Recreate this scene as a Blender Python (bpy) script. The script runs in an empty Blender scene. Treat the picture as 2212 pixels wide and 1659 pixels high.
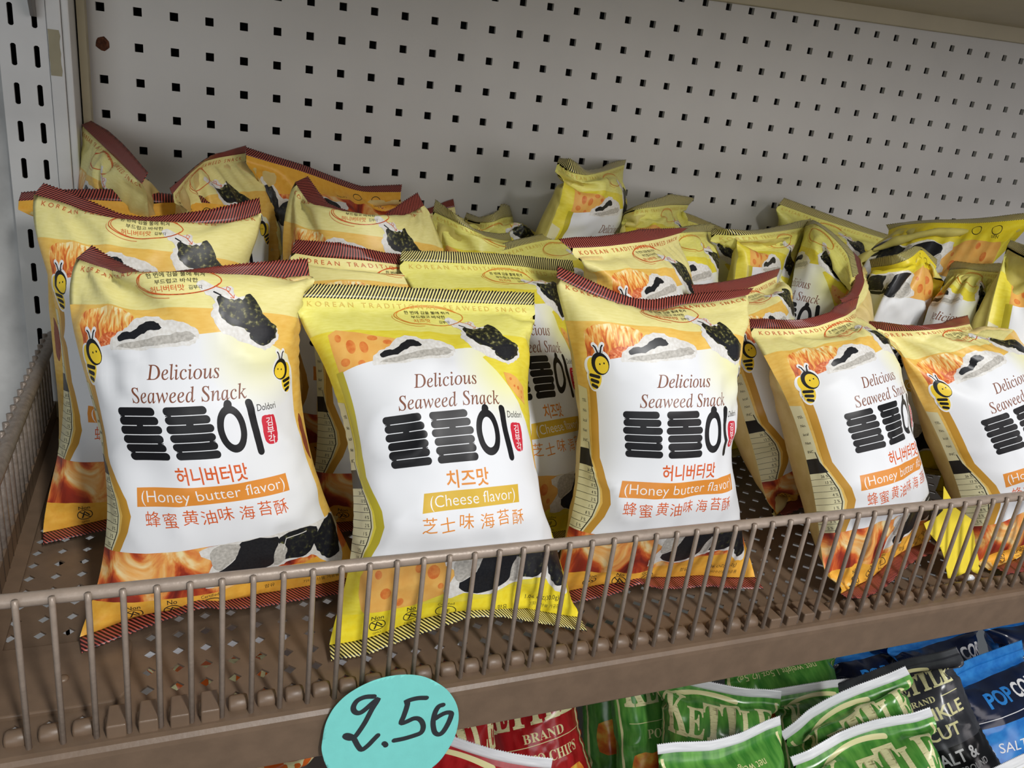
import bpy, bmesh, math, random
import numpy as np
from mathutils import Vector, Matrix

# ------------------------------------------------------------------ camera, light, exposure
S = bpy.context.scene
COL = S.collection
cam = bpy.data.cameras.new('camera')
cam.sensor_fit = 'HORIZONTAL'; cam.sensor_width = 36.0
cam.lens = 36.0 * 1685.59 / 2212.0
cam.clip_start = 0.01
camo = bpy.data.objects.new('camera', cam); COL.objects.link(camo)
RX = Vector((0.92942477, -0.35030304, 0.11600593))      # camera right
RD = Vector((-0.01847816, -0.35815601, -0.93347889))    # camera down
RF = Vector((0.36854871, 0.86545482, -0.33935202))      # camera forward
M = Matrix((RX, -RD, -RF)).transposed().to_4x4()
M.translation = Vector((0.0660, -0.3089, 0.2831))
camo.matrix_world = M
S.camera = camo

W_ = bpy.data.worlds.new('world'); S.world = W_; W_.use_nodes = True
bg = W_.node_tree.nodes['Background']
bg.inputs[0].default_value = (0.86, 0.93, 1.0, 1); bg.inputs[1].default_value = 0.11

def area_light(name, loc, target, sx, sy, power, color, roll=0.0):
    l = bpy.data.lights.new(name, 'AREA'); l.shape = 'RECTANGLE'; l.size = sx; l.size_y = sy
    l.energy = power; l.color = color
    o = bpy.data.objects.new(name, l); COL.objects.link(o)
    d = (Vector(target) - Vector(loc)).normalized()
    o.matrix_world = Matrix.Translation(loc) @ d.to_track_quat('-Z', 'Y').to_matrix().to_4x4() @ Matrix.Rotation(roll, 4, 'Z')
    return o
# fluorescent tube over the aisle, in front of the shelf, plus added fills
area_light('aisle_tube_light', (0.50, -1.32, 1.30), (0.25, 0.1, 0.1), 0.14, 0.7, 26, (1.0, 0.99, 0.97))
area_light('right_fill_light', (1.45, -1.5, 0.42), (0.55, 0.3, 0.05), 1.3, 0.9, 8.5, (1.0, 0.92, 0.92))  # added pinkish fill, no fixture: brightens the right side of the pegboard
area_light('left_fill_light', (-0.7, -1.9, 0.40), (0.2, 0.2, 0.0), 1.3, 0.9, 9.5, (0.95, 0.98, 1.0))  # added low fill, no fixture: lifts the shelf lip and lower bags

S.view_settings.view_transform = 'Standard'
try: S.view_settings.look = 'None'
except Exception: pass
S.view_settings.exposure = 0.0
S.view_settings.gamma = 1.0
S.view_settings.use_curve_mapping = False

# ------------------------------------------------------------------ helpers
def lin(c):
    return tuple((x/12.92 if x <= 0.04045 else ((x+0.055)/1.055)**2.4) for x in [v/255.0 for v in c])
def newmat(name):
    m = bpy.data.materials.new(name); m.use_nodes = True
    return m, m.node_tree.nodes, m.node_tree.links, m.node_tree.nodes['Principled BSDF']
def paint(name, rgb, rough=0.5, noise=0.08, scale=60.0, metallic=0.0, bump=0.0, bscale=200.0, spec=0.5, coord='Object', rgb2=None, lo=0.35, hi=0.65):
    m, N, L, P = newmat(name)
    tc = N.new('ShaderNodeTexCoord')
    nz = N.new('ShaderNodeTexNoise'); nz.inputs['Scale'].default_value = scale; nz.inputs['Detail'].default_value = 5
    L.new(tc.outputs[coord], nz.inputs['Vector'])
    rp = N.new('ShaderNodeValToRGB')
    c = lin(rgb); c2 = lin(rgb2) if rgb2 else tuple(x*(1-noise) for x in c)
    rp.color_ramp.elements[0].position = lo; rp.color_ramp.elements[1].position = hi
    rp.color_ramp.elements[0].color = (*c2, 1); rp.color_ramp.elements[1].color = (*[min(1, x*(1+noise*0.5)) for x in c], 1)
    L.new(nz.outputs['Fac'], rp.inputs['Fac']); L.new(rp.outputs['Color'], P.inputs['Base Color'])
    P.inputs['Roughness'].default_value = rough; P.inputs['Metallic'].default_value = metallic
    P.inputs['Specular IOR Level'].default_value = spec
    if bump:
        n2 = N.new('ShaderNodeTexNoise'); n2.inputs['Scale'].default_value = bscale; n2.inputs['Detail'].default_value = 4
        L.new(tc.outputs[coord], n2.inputs['Vector'])
        b = N.new('ShaderNodeBump'); b.inputs['Strength'].default_value = bump; b.inputs['Distance'].default_value = 0.001
        L.new(n2.outputs['Fac'], b.inputs['Height']); L.new(b.outputs['Normal'], P.inputs['Normal'])
    return m
def tag(o, label=None, cat=None, group=None, kind=None):
    if label: o['label'] = label
    if cat: o['category'] = cat
    if group: o['group'] = group
    if kind: o['kind'] = kind
    return o
def empty(name, loc):
    o = bpy.data.objects.new(name, None); COL.objects.link(o); o.location = loc
    o.empty_display_size = 0.01
    return o
def link_mesh(name, me, parent=None):
    o = bpy.data.objects.new(name, me); COL.objects.link(o)
    if parent is not None: o.parent = parent
    return o
def mesh_from(name, verts, faces, mats, parent=None, smooth=False, origin=None, mi=None):
    """verts in world space; moved into the parent's frame (parents are never rotated)"""
    v = np.asarray(verts, float)
    off = np.array(parent.location) if parent is not None else (np.array(origin) if origin is not None else np.zeros(3))
    me = bpy.data.meshes.new(name); me.from_pydata((v-off).tolist(), [], faces)
    for m in (mats if isinstance(mats, (list, tuple)) else [mats]): me.materials.append(m)
    if mi is not None: me.polygons.foreach_set('material_index', mi)
    if smooth: me.polygons.foreach_set('use_smooth', [True]*len(me.polygons))
    me.update()
    o = link_mesh(name, me, parent)
    if parent is None: o.location = off
    return o
class MB:
    def __init__(s): s.v = []; s.f = []; s.mi = []
    def add(s, vs, fs, mi=0):
        b = len(s.v); s.v += [tuple(x) for x in vs]; s.f += [tuple(i+b for i in f) for f in fs]; s.mi += [mi]*len(fs)
    def box(s, a, b, mi=0, R=None, c=None):
        (x0,y0,z0),(x1,y1,z1) = a, b
        vs = [(x0,y0,z0),(x1,y0,z0),(x1,y1,z0),(x0,y1,z0),(x0,y0,z1),(x1,y0,z1),(x1,y1,z1),(x0,y1,z1)]
        if R is not None: vs = [tuple(np.asarray(c)+np.asarray(R)@np.asarray(p)) for p in vs]
        s.add(vs, [(0,3,2,1),(4,5,6,7),(0,1,5,4),(1,2,6,5),(2,3,7,6),(3,0,4,7)], mi)
    def tube(s, pts, r, n=10, mi=0, cap=True):
        pts = [Vector(p) for p in pts]; rings = []
        for i, p in enumerate(pts):
            t = (pts[min(i+1, len(pts)-1)]-pts[max(i-1, 0)]).normalized()
            a = t.orthogonal() if i == 0 else (a - t*a.dot(t))
            a.normalize(); b = t.cross(a)
            rr = r[i] if isinstance(r, (list, tuple)) else r
            rings.append([p + (a*math.cos(k*2*math.pi/n)+b*math.sin(k*2*math.pi/n))*rr for k in range(n)])
        base = len(s.v)
        for R in rings: s.v += [tuple(x) for x in R]
        for i in range(len(rings)-1):
            for k in range(n):
                s.f.append((base+i*n+k, base+i*n+(k+1)%n, base+(i+1)*n+(k+1)%n, base+(i+1)*n+k)); s.mi.append(mi)
        if cap:
            s.f.append(tuple(base+k for k in range(n))[::-1]); s.mi.append(mi)
            s.f.append(tuple(base+(len(rings)-1)*n+k for k in range(n))); s.mi.append(mi)
    def build(s, name, mats, parent=None, smooth=False, origin=None):
        return mesh_from(name, s.v, s.f, mats, parent, smooth, origin, s.mi)
def bevel(o, w=0.001, seg=2):
    m = o.modifiers.new('bevel', 'BEVEL'); m.width = w; m.segments = seg; m.limit_method = 'ANGLE'; m.angle_limit = math.radians(40)
    return o

# ------------------------------------------------------------------ materials of the fixture
M_white = paint('upright_white_enamel', (214, 214, 212), 0.4, 0.04, 40, bump=0.05, bscale=300)
M_plaster = paint('plaster_wall', (196, 196, 194), 0.85, 0.14, 45, bump=0.25, bscale=160)
M_peg = paint('pegboard_grey_enamel', (204, 202, 197), 0.42, 0.03, 18, bump=0.04, bscale=500)
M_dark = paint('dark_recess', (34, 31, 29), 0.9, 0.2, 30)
M_beige = paint('beige_enamel', (178, 168, 138), 0.5, 0.06, 30)
M_cream_chip = paint('bare_beige_patch', (160, 152, 124), 0.6, 0.08, 60)
M_brown = paint('brown_shelf_enamel', (114, 94, 76), 0.42, 0.10, 90, bump=0.10, bscale=350)
M_wire = paint('brown_wire_enamel', (160, 144, 130), 0.38, 0.10, 150, bump=0.15, bscale=500, metallic=0.1)
M_side = paint('side_fence_enamel', (140, 128, 118), 0.35, 0.2, 250, bump=0.3, bscale=500, metallic=0.25)
M_rust = paint('rust', (92, 52, 30), 0.9, 0.5, 400, bump=0.5, bscale=600)
M_bracket = paint('bracket_grey', (120, 116, 112), 0.4, 0.1, 30, metallic=0.2)
M_greyrib = paint('back_grey', (96, 92, 86), 0.8, 0.1, 30)

# ------------------------------------------------------------------ wall and pegboard
o = mesh_from('wall_left', [(-0.9,0.364,-0.7),(-0.0588,0.364,-0.7),(-0.0588,0.364,0.9),(-0.9,0.364,0.9),(-0.9,0.42,-0.7),(-0.0588,0.42,-0.7),(-0.0588,0.42,0.9),(-0.9,0.42,0.9)],
              [(0,1,2,3),(1,5,6,2),(5,4,7,6),(4,0,3,7),(3,2,6,7),(0,4,5,1)], M_plaster)
tag(o, 'pale rough plastered wall left of the slotted upright', 'wall', kind='structure')

IN = 0.0254
PR = np.array([[0.99934042,0.03631395,-0.00014135],[-0.03631395,0.99931013,-0.00778246],[-0.00014135,0.00778246,0.99996971]])
P0 = np.array([0.0,0.4021,0.3381])
def peg(x, y, z): return PR@np.array([x*IN, y*IN, z*IN]) + P0
mb = MB()
h = 0.118
c0, c1, r0, r1 = 0, 44, -4, 13
t = 0.16
def cell(ci, ri, rust=False):
    x, z = ci, -ri
    o4 = [(-.5,-.5),(.5,-.5),(.5,.5),(-.5,.5)]
    i4 = [(-h,-h),(h,-h),(h,h),(-h,h)]
    vs = [peg(x+a,0,z+b) for a,b in o4]+[peg(x+a,0,z+b) for a,b in i4]+[peg(x+a,t,z+b) for a,b in i4]
    fs = [(0,1,5,4),(1,2,6,5),(2,3,7,6),(3,0,4,7),(4,5,9,8),(5,6,10,9),(6,7,11,10),(7,4,8,11)]
    mb.add(vs, fs)
for ci in range(c0, c1):
    for ri in range(r0, r1): cell(ci, ri)
# solid margin to the left of the first column and below
def quad(x0, z0, x1, z1, y=0): mb.add([peg(x0,y,z0),peg(x1,y,z0),peg(x1,y,z1),peg(x0,y,z1)], [(0,1,2,3)])
quad(-.54, -r1+.5, -.5, -r0+.5)
quad(-.54, -28, c1-.5, -r1+.5)
# folded edges and back
mb.add([peg(-.54,0,-28),peg(-.54,0,-r0+.5),peg(-.54,.6,-r0+.5),peg(-.54,.6,-28)], [(0,1,2,3)])
root = empty('pegboard_panel', tuple(peg(20,0,-14)))
tag(root, 'grey perforated pegboard panel standing behind the snack bags', 'pegboard')
ob = mb.build('board', M_peg, root)
bpy_m = bmesh.new(); bpy_m.from_mesh(ob.data); bmesh.ops.remove_doubles(bpy_m, verts=bpy_m.verts, dist=1e-5); bpy_m.to_mesh(ob.data); bpy_m.free()
mb = MB()
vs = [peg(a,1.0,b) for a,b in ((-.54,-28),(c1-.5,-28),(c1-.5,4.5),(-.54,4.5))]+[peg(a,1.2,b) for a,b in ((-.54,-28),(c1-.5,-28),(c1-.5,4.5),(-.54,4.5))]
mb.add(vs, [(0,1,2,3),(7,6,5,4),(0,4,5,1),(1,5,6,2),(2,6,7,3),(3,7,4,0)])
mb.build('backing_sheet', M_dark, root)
mb = MB()   # rusted hole, second row of the first column
rnd = random.Random(4)
ring = [((0.17+0.05*rnd.random())*math.cos(a*math.pi/7), (0.17+0.05*rnd.random())*math.sin(a*math.pi/7)) for a in range(14)]
vs = [peg(a+.02,-.012,-2+b) for a,b in ring]+[peg(.02+a*.62,-.035,-2+b*.62) for a,b in ring]+[peg(.02,.05,-2)]
mb.add(vs, [(i,(i+1)%14,14+(i+1)%14,14+i) for i in range(14)]+[(14+i,14+(i+1)%14,28) for i in range(14)])
mb.build('rust_spot', M_rust, root)

# ------------------------------------------------------------------ slotted upright
YU = 0.3547
root = empty('slotted_upright', (-0.044, YU, 0.0))
tag(root, 'white steel upright post with two columns of slots beside the wall', 'upright post')
mb = MB()
sx = [-0.0502, -0.0362]; sw = 0.0017; z1 = 0.2985 + 0.0254*4
xs = [-0.0588, sx[0]-sw, sx[0]+sw, sx[1]-sw, sx[1]+sw, -0.0292]
zb = []
zc = [z1 - 0.0254*k for k in range(0, 36)]
sh = 0.0071
def slotcorner(xa, xb, za, zb_):   # a slot with clipped corners: eight corner points around it
    k = 0.0009
    return [(xa+k,za),(xb-k,za),(xb,za+k),(xb,zb_-k),(xb-k,zb_),(xa+k,zb_),(xa,zb_-k),(xa,za+k)]
for z in zc:
    lo, hi = z-0.0127, z+0.0127
    for i in range(5):
        xa, xb = xs[i], xs[i+1]
        if i in (1, 3):
            mb.add([(xa,YU,lo),(xb,YU,lo),(xb,YU,z-sh),(xa,YU,z-sh)], [(0,1,2,3)])
            mb.add([(xa,YU,z+sh),(xb,YU,z+sh),(xb,YU,hi),(xa,YU,hi)], [(0,1,2,3)])
            c = slotcorner(xa, xb, z-sh, z+sh)
            mb.add([(xa,YU,z-sh),c[0]and(c[0][0],YU,c[0][1]),(c[7][0],YU,c[7][1])], [(0,1,2)])
            mb.add([(xb,YU,z-sh),(c[2][0],YU,c[2][1]),(c[1][0],YU,c[1][1])], [(0,1,2)])
            mb.add([(xb,YU,z+sh),(c[4][0],YU,c[4][1]),(c[3][0],YU,c[3][1])], [(0,1,2)])
            mb.add([(xa,YU,z+sh),(c[6][0],YU,c[6][1]),(c[5][0],YU,c[5][1])], [(0,1,2)])
            vs = [(p[0],YU,p[1]) for p in c]+[(p[0],YU+0.002,p[1]) for p in c]
            mb.add(vs, [(k,(k+1)%8,8+(k+1)%8,8+k) for k in range(8)])
        else:
            mb.add([(xa,YU,lo),(xb,YU,lo),(xb,YU,hi),(xa,YU,hi)], [(0,1,2,3)])
zt_, zb_ = zc[0]+0.0127, zc[-1]-0.0127
mb.add([(-0.0588,YU,zb_),(-0.0588,0.40,zb_),(-0.0588,0.40,zt_),(-0.0588,YU,zt_)], [(0,1,2,3)])
mb.add([(-0.0292,YU,zb_),(-0.0292,0.40,zb_),(-0.0292,0.40,zt_),(-0.0292,YU,zt_)], [(3,2,1,0)])
mb.build('slotted_face', M_white, root)
mb = MB(); mb.box((-0.0580,YU+0.018,zb_), (-0.0300,YU+0.020,zt_)); mb.build('inner_channel', M_dark, root)
mb = MB(); mb.box((-0.0289,YU-0.001,zb_), (-0.0200,0.40,zt_)); bevel(mb.build('cover_strip', M_white, root), 0.0006)
mb = MB(); mb.box((-0.0199,YU+0.0005,zb_), (-0.0150,0.40,zt_)); bevel(mb.build('edge_strip', M_white, root), 0.0012)
mb = MB(); mb.box((-0.0138,0.385,zb_), (-0.0085,0.3985,zt_)); mb.build('inner_post', M_beige, root)
mb = MB(); mb.box((-0.0152,0.3990,zb_), (-0.010,0.4300,zt_)); mb.build('joint_gap', M_dark, root)
for zz0, zz1, nm in ((0.262, 0.292, 'bare_patch'), (0.168, 0.1795, 'bare_patch')):
    mb = MB(); rnd = random.Random(int(zz0*1e4)); n = 9
    L_ = [(-0.0287+rnd.uniform(0,.0005), zz0+(zz1-zz0)*k/(n-1)) for k in range(n)]
    R_ = [(-0.0212+rnd.uniform(-.0006,.0003), zz0+(zz1-zz0)*k/(n-1)) for k in range(n)]
    vs = [(a,YU-0.0012,b) for a,b in L_]+[(a,YU-0.0012,b) for a,b in R_]
    mb.add(vs, [(k,n+k,n+k+1,k+1) for k in range(n-1)]); mb.build(nm, M_cream_chip, root)
# hooked end of the shelf bracket above
root = empty('shelf_bracket', (-0.0362, YU, 0.31))
tag(root, 'grey blade end of the upper shelf bracket hooked into the upright', 'bracket')
mb = MB()
prof = [(YU,0.2985),(YU-0.008,0.2985),(YU-0.018,0.315),(YU-0.026,0.335),(YU-0.034,0.36),(YU-0.06,0.42),(YU,0.42)]
n = len(prof)
vs = [(-0.0372,a,b) for a,b in prof]+[(-0.0345,a,b) for a,b in prof]
mb.add(vs, [tuple(range(n))[::-1], tuple(range(n,2*n))]+[(k,(k+1)%n,n+(k+1)%n,n+k) for k in range(n)])
bevel(mb.build('bracket_blade', M_bracket, root), 0.0004)

# ------------------------------------------------------------------ shelf above
root = empty('upper_shelf', tuple(peg(26,-.3,3)))
tag(root, 'beige underside of the shelf fixed above against the pegboard', 'shelf')
A = (14.0, 1.87); Bq = (46.0, 3.02)
def zl(x): return A[1]+(x-A[0])*(Bq[1]-A[1])/(Bq[0]-A[0])
def slab(x0, x1, ya, yb, d0, d1, name, m, bw=0.001):
    mb = MB(); vs = []
    for x in (x0, x1):
        for y, d in ((ya,d0),(yb,d0),(yb,d1),(ya,d1)): vs.append(peg(x, y, zl(x)+d))
    mb.add(vs, [(0,1,2,3),(7,6,5,4),(0,4,5,1),(1,5,6,2),(2,6,7,3),(3,7,4,0)])
    return bevel(mb.build(name, m, root), bw)
M_olive = paint('upper_shelf_beige', (186, 176, 150), 0.5, 0.05, 25)
slab(-2.3, 46, -.02, -.35, 0, 1.1, 'back_flange', M_olive)
slab(-2.3, 46, -.35, -16.0, .55, .75, 'shelf_underside', M_olive)

# ------------------------------------------------------------------ shelf deck with diamond holes
root = empty('wire_basket_shelf', (0.5, 0.2, 0.0))
tag(root, 'brown enamelled steel shelf with diamond holes carrying the snack bags', 'shelf')
mb = MB()
px_, py_ = 0.01325, 0.0133
hx = hy = 0.0034
X0, Y0 = 0.0517-7*px_, 0.0113
th = 0.0012; ZD = -0.002
nx = 90; ny = 29
for i in range(nx):
    for j in range(ny):
        cx, cy = X0+i*px_, Y0+j*py_
        a, b = px_/2, py_/2
        if i == 0: pass
        o8 = [(-a,-b),(0,-b),(a,-b),(a,0),(a,b),(0,b),(-a,b),(-a,0)]
        solid = (cx < 0.028 and 0.022 < cy < 0.064) or (cx < -0.034)
        if solid:
            mb.add([(cx+p,cy+q,ZD) for p,q in o8], [tuple(range(8))]); continue
        i4 = [(0,-hy),(hx,0),(0,hy),(-hx,0)]
        vs = [(cx+p,cy+q,ZD) for p,q in o8]+[(cx+p,cy+q,ZD) for p,q in i4]+[(cx+p,cy+q,ZD-th) for p,q in i4]
        fs = [(0,1,8,11,7),(1,2,3,9,8),(3,4,5,10,9),(5,6,7,11,10)]
        fs += [(8,9,13,12),(9,10,14,13),(10,11,15,14),(11,8,12,15)]
        mb.add(vs, fs)
xe0, xe1 = X0-px_/2, X0+(nx-.5)*px_
ye0, ye1 = Y0-py_/2, Y0+(ny-.5)*py_
# front channel: ledge, rolled nose, face, return
prof = [(ye0,ZD),(0.0035,ZD),(-0.0040,-0.0022),(-0.0062,-0.0028),(-0.0078,-0.0046),(-0.0080,-0.0072),(-0.0066,-0.0312),(-0.0056,-0.0326),(0.006,-0.0326),(0.006,-0.0314)]
n = len(prof)
vs = [(xe0,a,b) for a,b in prof]+[(xe1,a,b) for a,b in prof]
mb.add(vs, [(k,n+k,n+k+1,k+1) for k in range(n-1)])
mb.add([(xe0,ye1,ZD),(xe1,ye1,ZD),(xe1,ye1,-0.02),(xe0,ye1,-0.02)], [(0,1,2,3)])
# underside of the plate (open over the holes is not seen): side skirts
mb.add([(xe0,-0.006,-0.034),(xe0,ye1,-0.034),(xe0,ye1,ZD),(xe0,-0.006,ZD)], [(0,1,2,3)])
ob = mb.build('deck', M_brown, root)
b_ = bmesh.new(); b_.from_mesh(ob.data); bmesh.ops.remove_doubles(b_, verts=b_.verts, dist=1e-6); bmesh.ops.recalc_face_normals(b_, faces=b_.faces); b_.to_mesh(ob.data); b_.free()
# rolled bead segments between the bars
XF, DF = -0.0056, 0.0130
for k in range(-2, 88):
    xa = XF+k*DF
    mb = MB()
    pts = []; n = 10
    for q, (x, r) in enumerate(((xa+0.0020,0.0020),(xa+0.0024,0.0036),(xa+0.0034,0.0041),(xa+DF-0.0034,0.0041),(xa+DF-0.0024,0.0036),(xa+DF-0.0020,0.0020))): pts.append(((x,0.0050,-0.0008), r))
    mb.tube([p for p,_ in pts], [r for _,r in pts], 10)
    mb.build('bead_segment', M_brown, root, True)
for k0 in (2, 30):
    for k in range(k0, k0+4):
        xa = XF+k*DF
        mb = MB(); mb.box((xa+0.0030,-0.0028,-0.0050),(xa+DF-0.0018,0.0110,0.0044))
        bevel(mb.build('retaining_block', M_brown, root), 0.0009, 3)
# corner gusset plate with a rivet
mb = MB(); pl = []
for (cx, cy, a0) in ((0.022,0.058,0),(-0.032,0.058,90),(-0.032,0.026,180),(0.022,0.026,270)):
    for a in range(a0, a0+91, 15): pl.append((cx+0.008*math.cos(math.radians(a)), cy+0.008*math.sin(math.radians(a))))
n = len(pl); vs = [(a,b,0.0004) for a,b in pl]+[(a,b,-0.0025) for a,b in pl]
mb.add(vs, [tuple(range(n))]+[(k,n+k,n+(k+1)%n,(k+1)%n) for k in range(n)])
bevel(mb.build('corner_plate', M_brown, root), 0.0008)
mb = MB(); mb.tube([(0.0015,0.038,0.0),(0.0015,0.038,0.0012),(0.0015,0.038,0.0016)], [0.0026,0.0024,0.0012], 12); mb.build('rivet', M_brown, root, True)

# ------------------------------------------------------------------ front wire fence
ZR = 0.0705
root = empty('front_wire_fence', (0.3, 0.0, 0.0))
tag(root, 'brown wire fence with upright bars along the front shelf edge', 'shelf fence')
mb = MB()
pts = [(-0.036,0.030,ZR)]+[(-0.036+0.026*(1-math.cos(a)), 0.030-0.026*math.sin(a), ZR) for a in np.linspace(0.1, math.pi/2, 10)]
mb.tube([(-0.036,0.05,ZR)]+pts+[(0.1,0.004,ZR),(0.5,0.004,ZR),(1.12,0.004,ZR)], 0.0031, 12)
mb.build('top_rail', M_wire, root, True)
for k in range(0, 86):
    x = XF+k*DF
    mb = MB(); mb.tube([(x-0.0009,-0.0008,-0.0024),(x,-0.0002,ZR-0.001),(x,0.0000,ZR+0.0026)], 0.00130, 8)
    mb.build('bar', M_wire, root, True)
# ------------------------------------------------------------------ side wire fence
root = empty('side_wire_fence', (-0.041, 0.2, 0.0))
tag(root, 'brown wire fence across the left end of the shelf beside the wall', 'shelf fence')
def sxx(y): return -0.0330-0.010*max(0.0, (y-0.05))/0.34
mb = MB(); mb.tube([(sxx(y),y,ZR) for y in np.linspace(0.052,0.394,12)], 0.0042, 12); mb.build('top_rail', M_side, root, True)
for k in range(0, 27):
    y = 0.046+k*0.0130
    mb = MB(); mb.tube([(sxx(y)-0.0036,y,0.0006),(sxx(y)-0.0036,y,ZR+0.0048)], 0.0018, 8); mb.build('bar', M_side, root, True)
mb = MB(); vs = []
for y in (0.02, 0.394): vs += [(sxx(y)+0.006,y,-0.001),(sxx(y)+0.006,y,0.0005),(sxx(y)-0.0015,y,0.002),(sxx(y)-0.0015,y,0.016),(sxx(y)-0.003,y,0.016),(sxx(y)-0.003,y,-0.001)]
mb.add(vs, [(k,(k+1)%6,6+(k+1)%6,6+k) for k in range(6)]+[(0,1,2,3,4,5)[::-1],(6,7,8,9,10,11)])
mb.build('base_strip', M_brown, root)

# ------------------------------------------------------------------ cloth of the pillow bags (position based, all bags at once)
def resample(P, n):
    P = np.asarray(P, float)
    d = np.r_[0, np.cumsum(np.linalg.norm(np.diff(P, axis=0), axis=1))]
    t = np.linspace(0, d[-1], n)
    return np.stack([np.interp(t, d, P[:, k]) for k in range(3)], 1)
def smooth_curve(P, n):
    Q = resample(P, n)
    for _ in range(2): Q[1:-1] = 0.25*Q[:-2]+0.5*Q[1:-1]+0.25*Q[2:]
    return resample(Q, n)
def cross(a, b): return np.cross(a, b)
def inflate(specs, seed=3, NU=24, NV=31, it1=230, it2=70, planes=True):
    """specs: list of dicts with T (top row), B (bottom row) in design orientation, W, H, p; returns fine grids [nb,2,NV*2+1,NU*2+1,3]"""
    nb = len(specs); rng = np.random.default_rng(seed)
    X = np.zeros((nb, 2, NV+1, NU+1, 3)); rw = np.zeros(nb); rh = np.zeros(nb); pr = np.zeros(nb)
    for i, s in enumerate(specs):
        T = smooth_curve(s['T'], NU+1); Bc = smooth_curve(s['B'], NU+1)
        v = np.linspace(0, 1, NV+1)[:, None, None]
        mid = T[None]*(1-v)+Bc[None]*v
        u = np.linspace(0, 1, NU+1)
        c = (T-Bc).mean(0); w = Bc[-1]-Bc[0]+T[-1]-T[0]
        nf = np.cross(w, c); nf /= np.linalg.norm(nf)
        prof = (np.sin(np.pi*u)**.6)[None, :]*(np.sin(np.pi*v[:, 0])**.6)
        for sd, sg in ((0, 1), (1, -1)):
            X[i, sd] = mid + (nf*sg)*(0.016*prof[..., None])*(1+0.35*rng.standard_normal((NV+1, NU+1, 1))*0.5)
        rw[i] = s['W']/NU
        ch = np.linalg.norm(T.mean(0)-Bc.mean(0))
        s['H'] = max(s['H'], ch*1.05)
        rh[i] = s['H']/NV; pr[i] = s.get('p', 1.0)
        s['nf'] = nf; s['c'] = (T.mean(0)+Bc.mean(0))/2; s['ax'] = c/np.linalg.norm(c)
    # separating half-spaces between neighbouring bags
    HP = [[] for _ in specs]
    if planes:
        for i in range(nb):
            for j in range(nb):
                if i == j: continue
                d = specs[j]['c']-specs[i]['c']
                if np.linalg.norm(d) > 0.20: continue
                w = np.cross(specs[i]['ax'], specs[i]['nf'])
                a, b, e = d@specs[i]['nf'], d@w, d@specs[i]['ax']
                n = specs[i]['nf']*a/0.045**2 + w*b/0.14**2 + specs[i]['ax']*e/0.20**2
                n /= np.linalg.norm(n)
                q = specs[i]['c']+d*0.5
                HP[i].append((n, q))
    def contact(X):
        # bags that lie against each other: push the film out of the neighbour's thickness
        lo = X.min((1, 2, 3)); hi = X.max((1, 2, 3)); stp = 2 if X.shape[3] < 30 else 4
        mid = ((X[:, 0]+X[:, 1])/2)[:, ::stp, ::stp].reshape(nb, -1, 3)
        df = ((X[:, 0]-X[:, 1])/2)[:, ::stp, ::stp].reshape(nb, -1, 3); th = np.linalg.norm(df, axis=-1)
        for i in range(nb):
            for j in range(nb):
                if i == j or (lo[i] > hi[j]).any() or (lo[j] > hi[i]).any(): continue
                P = X[i].reshape(-1, 3)
                sel = np.where(((P > lo[j]) & (P < hi[j])).all(1))[0]
                if len(sel) == 0: continue
                Q = P[sel]; k = ((Q[:, None]-mid[j][None])**2).sum(-1).argmin(1)
                n_ = df[j][k]/(th[j][k]+1e-9)[:, None]; t_ = th[j][k]
                r_ = Q-mid[j][k]; s_ = (r_*n_).sum(1)
                lat = np.linalg.norm(r_-n_*s_[:, None], axis=1)
                side = (specs[i]['c']-specs[j]['c'])@specs[j]['nf']
                sg = np.sign(s_) if abs(side) < 0.008 else np.full(len(s_), np.sign(side))
                pen = t_+0.0008-s_*sg
                ok = (lat < 0.010) & (pen > 0) & (np.abs(s_) < t_+0.001) & (t_ > 0.0015)
                X[i].reshape(-1, 3)[sel[ok]] += (n_*sg[:, None]*np.minimum(pen, 0.006)[:, None]*0.5)[ok]
    def run(X, rw, rh, iters, pscale, extra):
        nv, nu = X.shape[2]-1, X.shape[3]-1
        Xp = X.copy()
        rwb = rw[:, None, None, None]; rhb = rh[:, None, None, None]; rd = np.sqrt(rwb**2+rhb**2)
        pv = 1.0-0.75*np.clip((np.linspace(0, 1, nv+1)-0.62)/0.30, 0, 1)
        T0 = X[:, :, 0].copy(); B0 = X[:, :, -1].copy()
        # the flat fin below the seal stays in line with it
        FIN = 1 if nu < 30 else 2; fins = []
        for i, s in enumerate(specs):
            for key, r0, stp in (('Ts', 0, 1), ('Bs', -1, -1)):
                if s.get(key) is None: continue
                base = T0[i, 0] if r0 == 0 else B0[i, 0]
                d = np.stack([np.interp(np.linspace(0, 1, nu+1), np.linspace(0, 1, len(s[key])), s[key][:, k]) for k in range(3)], 1)
                for k in range(1, FIN+1):
                    for sd, sg in ((0, 1), (1, -1)): fins.append((i, sd, r0+stp*k, base+d*(rh[i]*k)+s['nf']*sg*0.00035))
        def pin(X):
            X[:, :, 0] = T0; X[:, :, -1] = B0
            for i, sd, r, P in fins: X[i, sd, r] = P
        def con(a, b, r, k=1.0, compress=True):
            d = b-a; L = np.sqrt((d*d).sum(-1))+1e-12
            e = (L-r)/L*0.5*k
            if not compress: e = np.maximum(e, 0)
            m = d*e[..., None]
            a += m; b -= m
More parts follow.
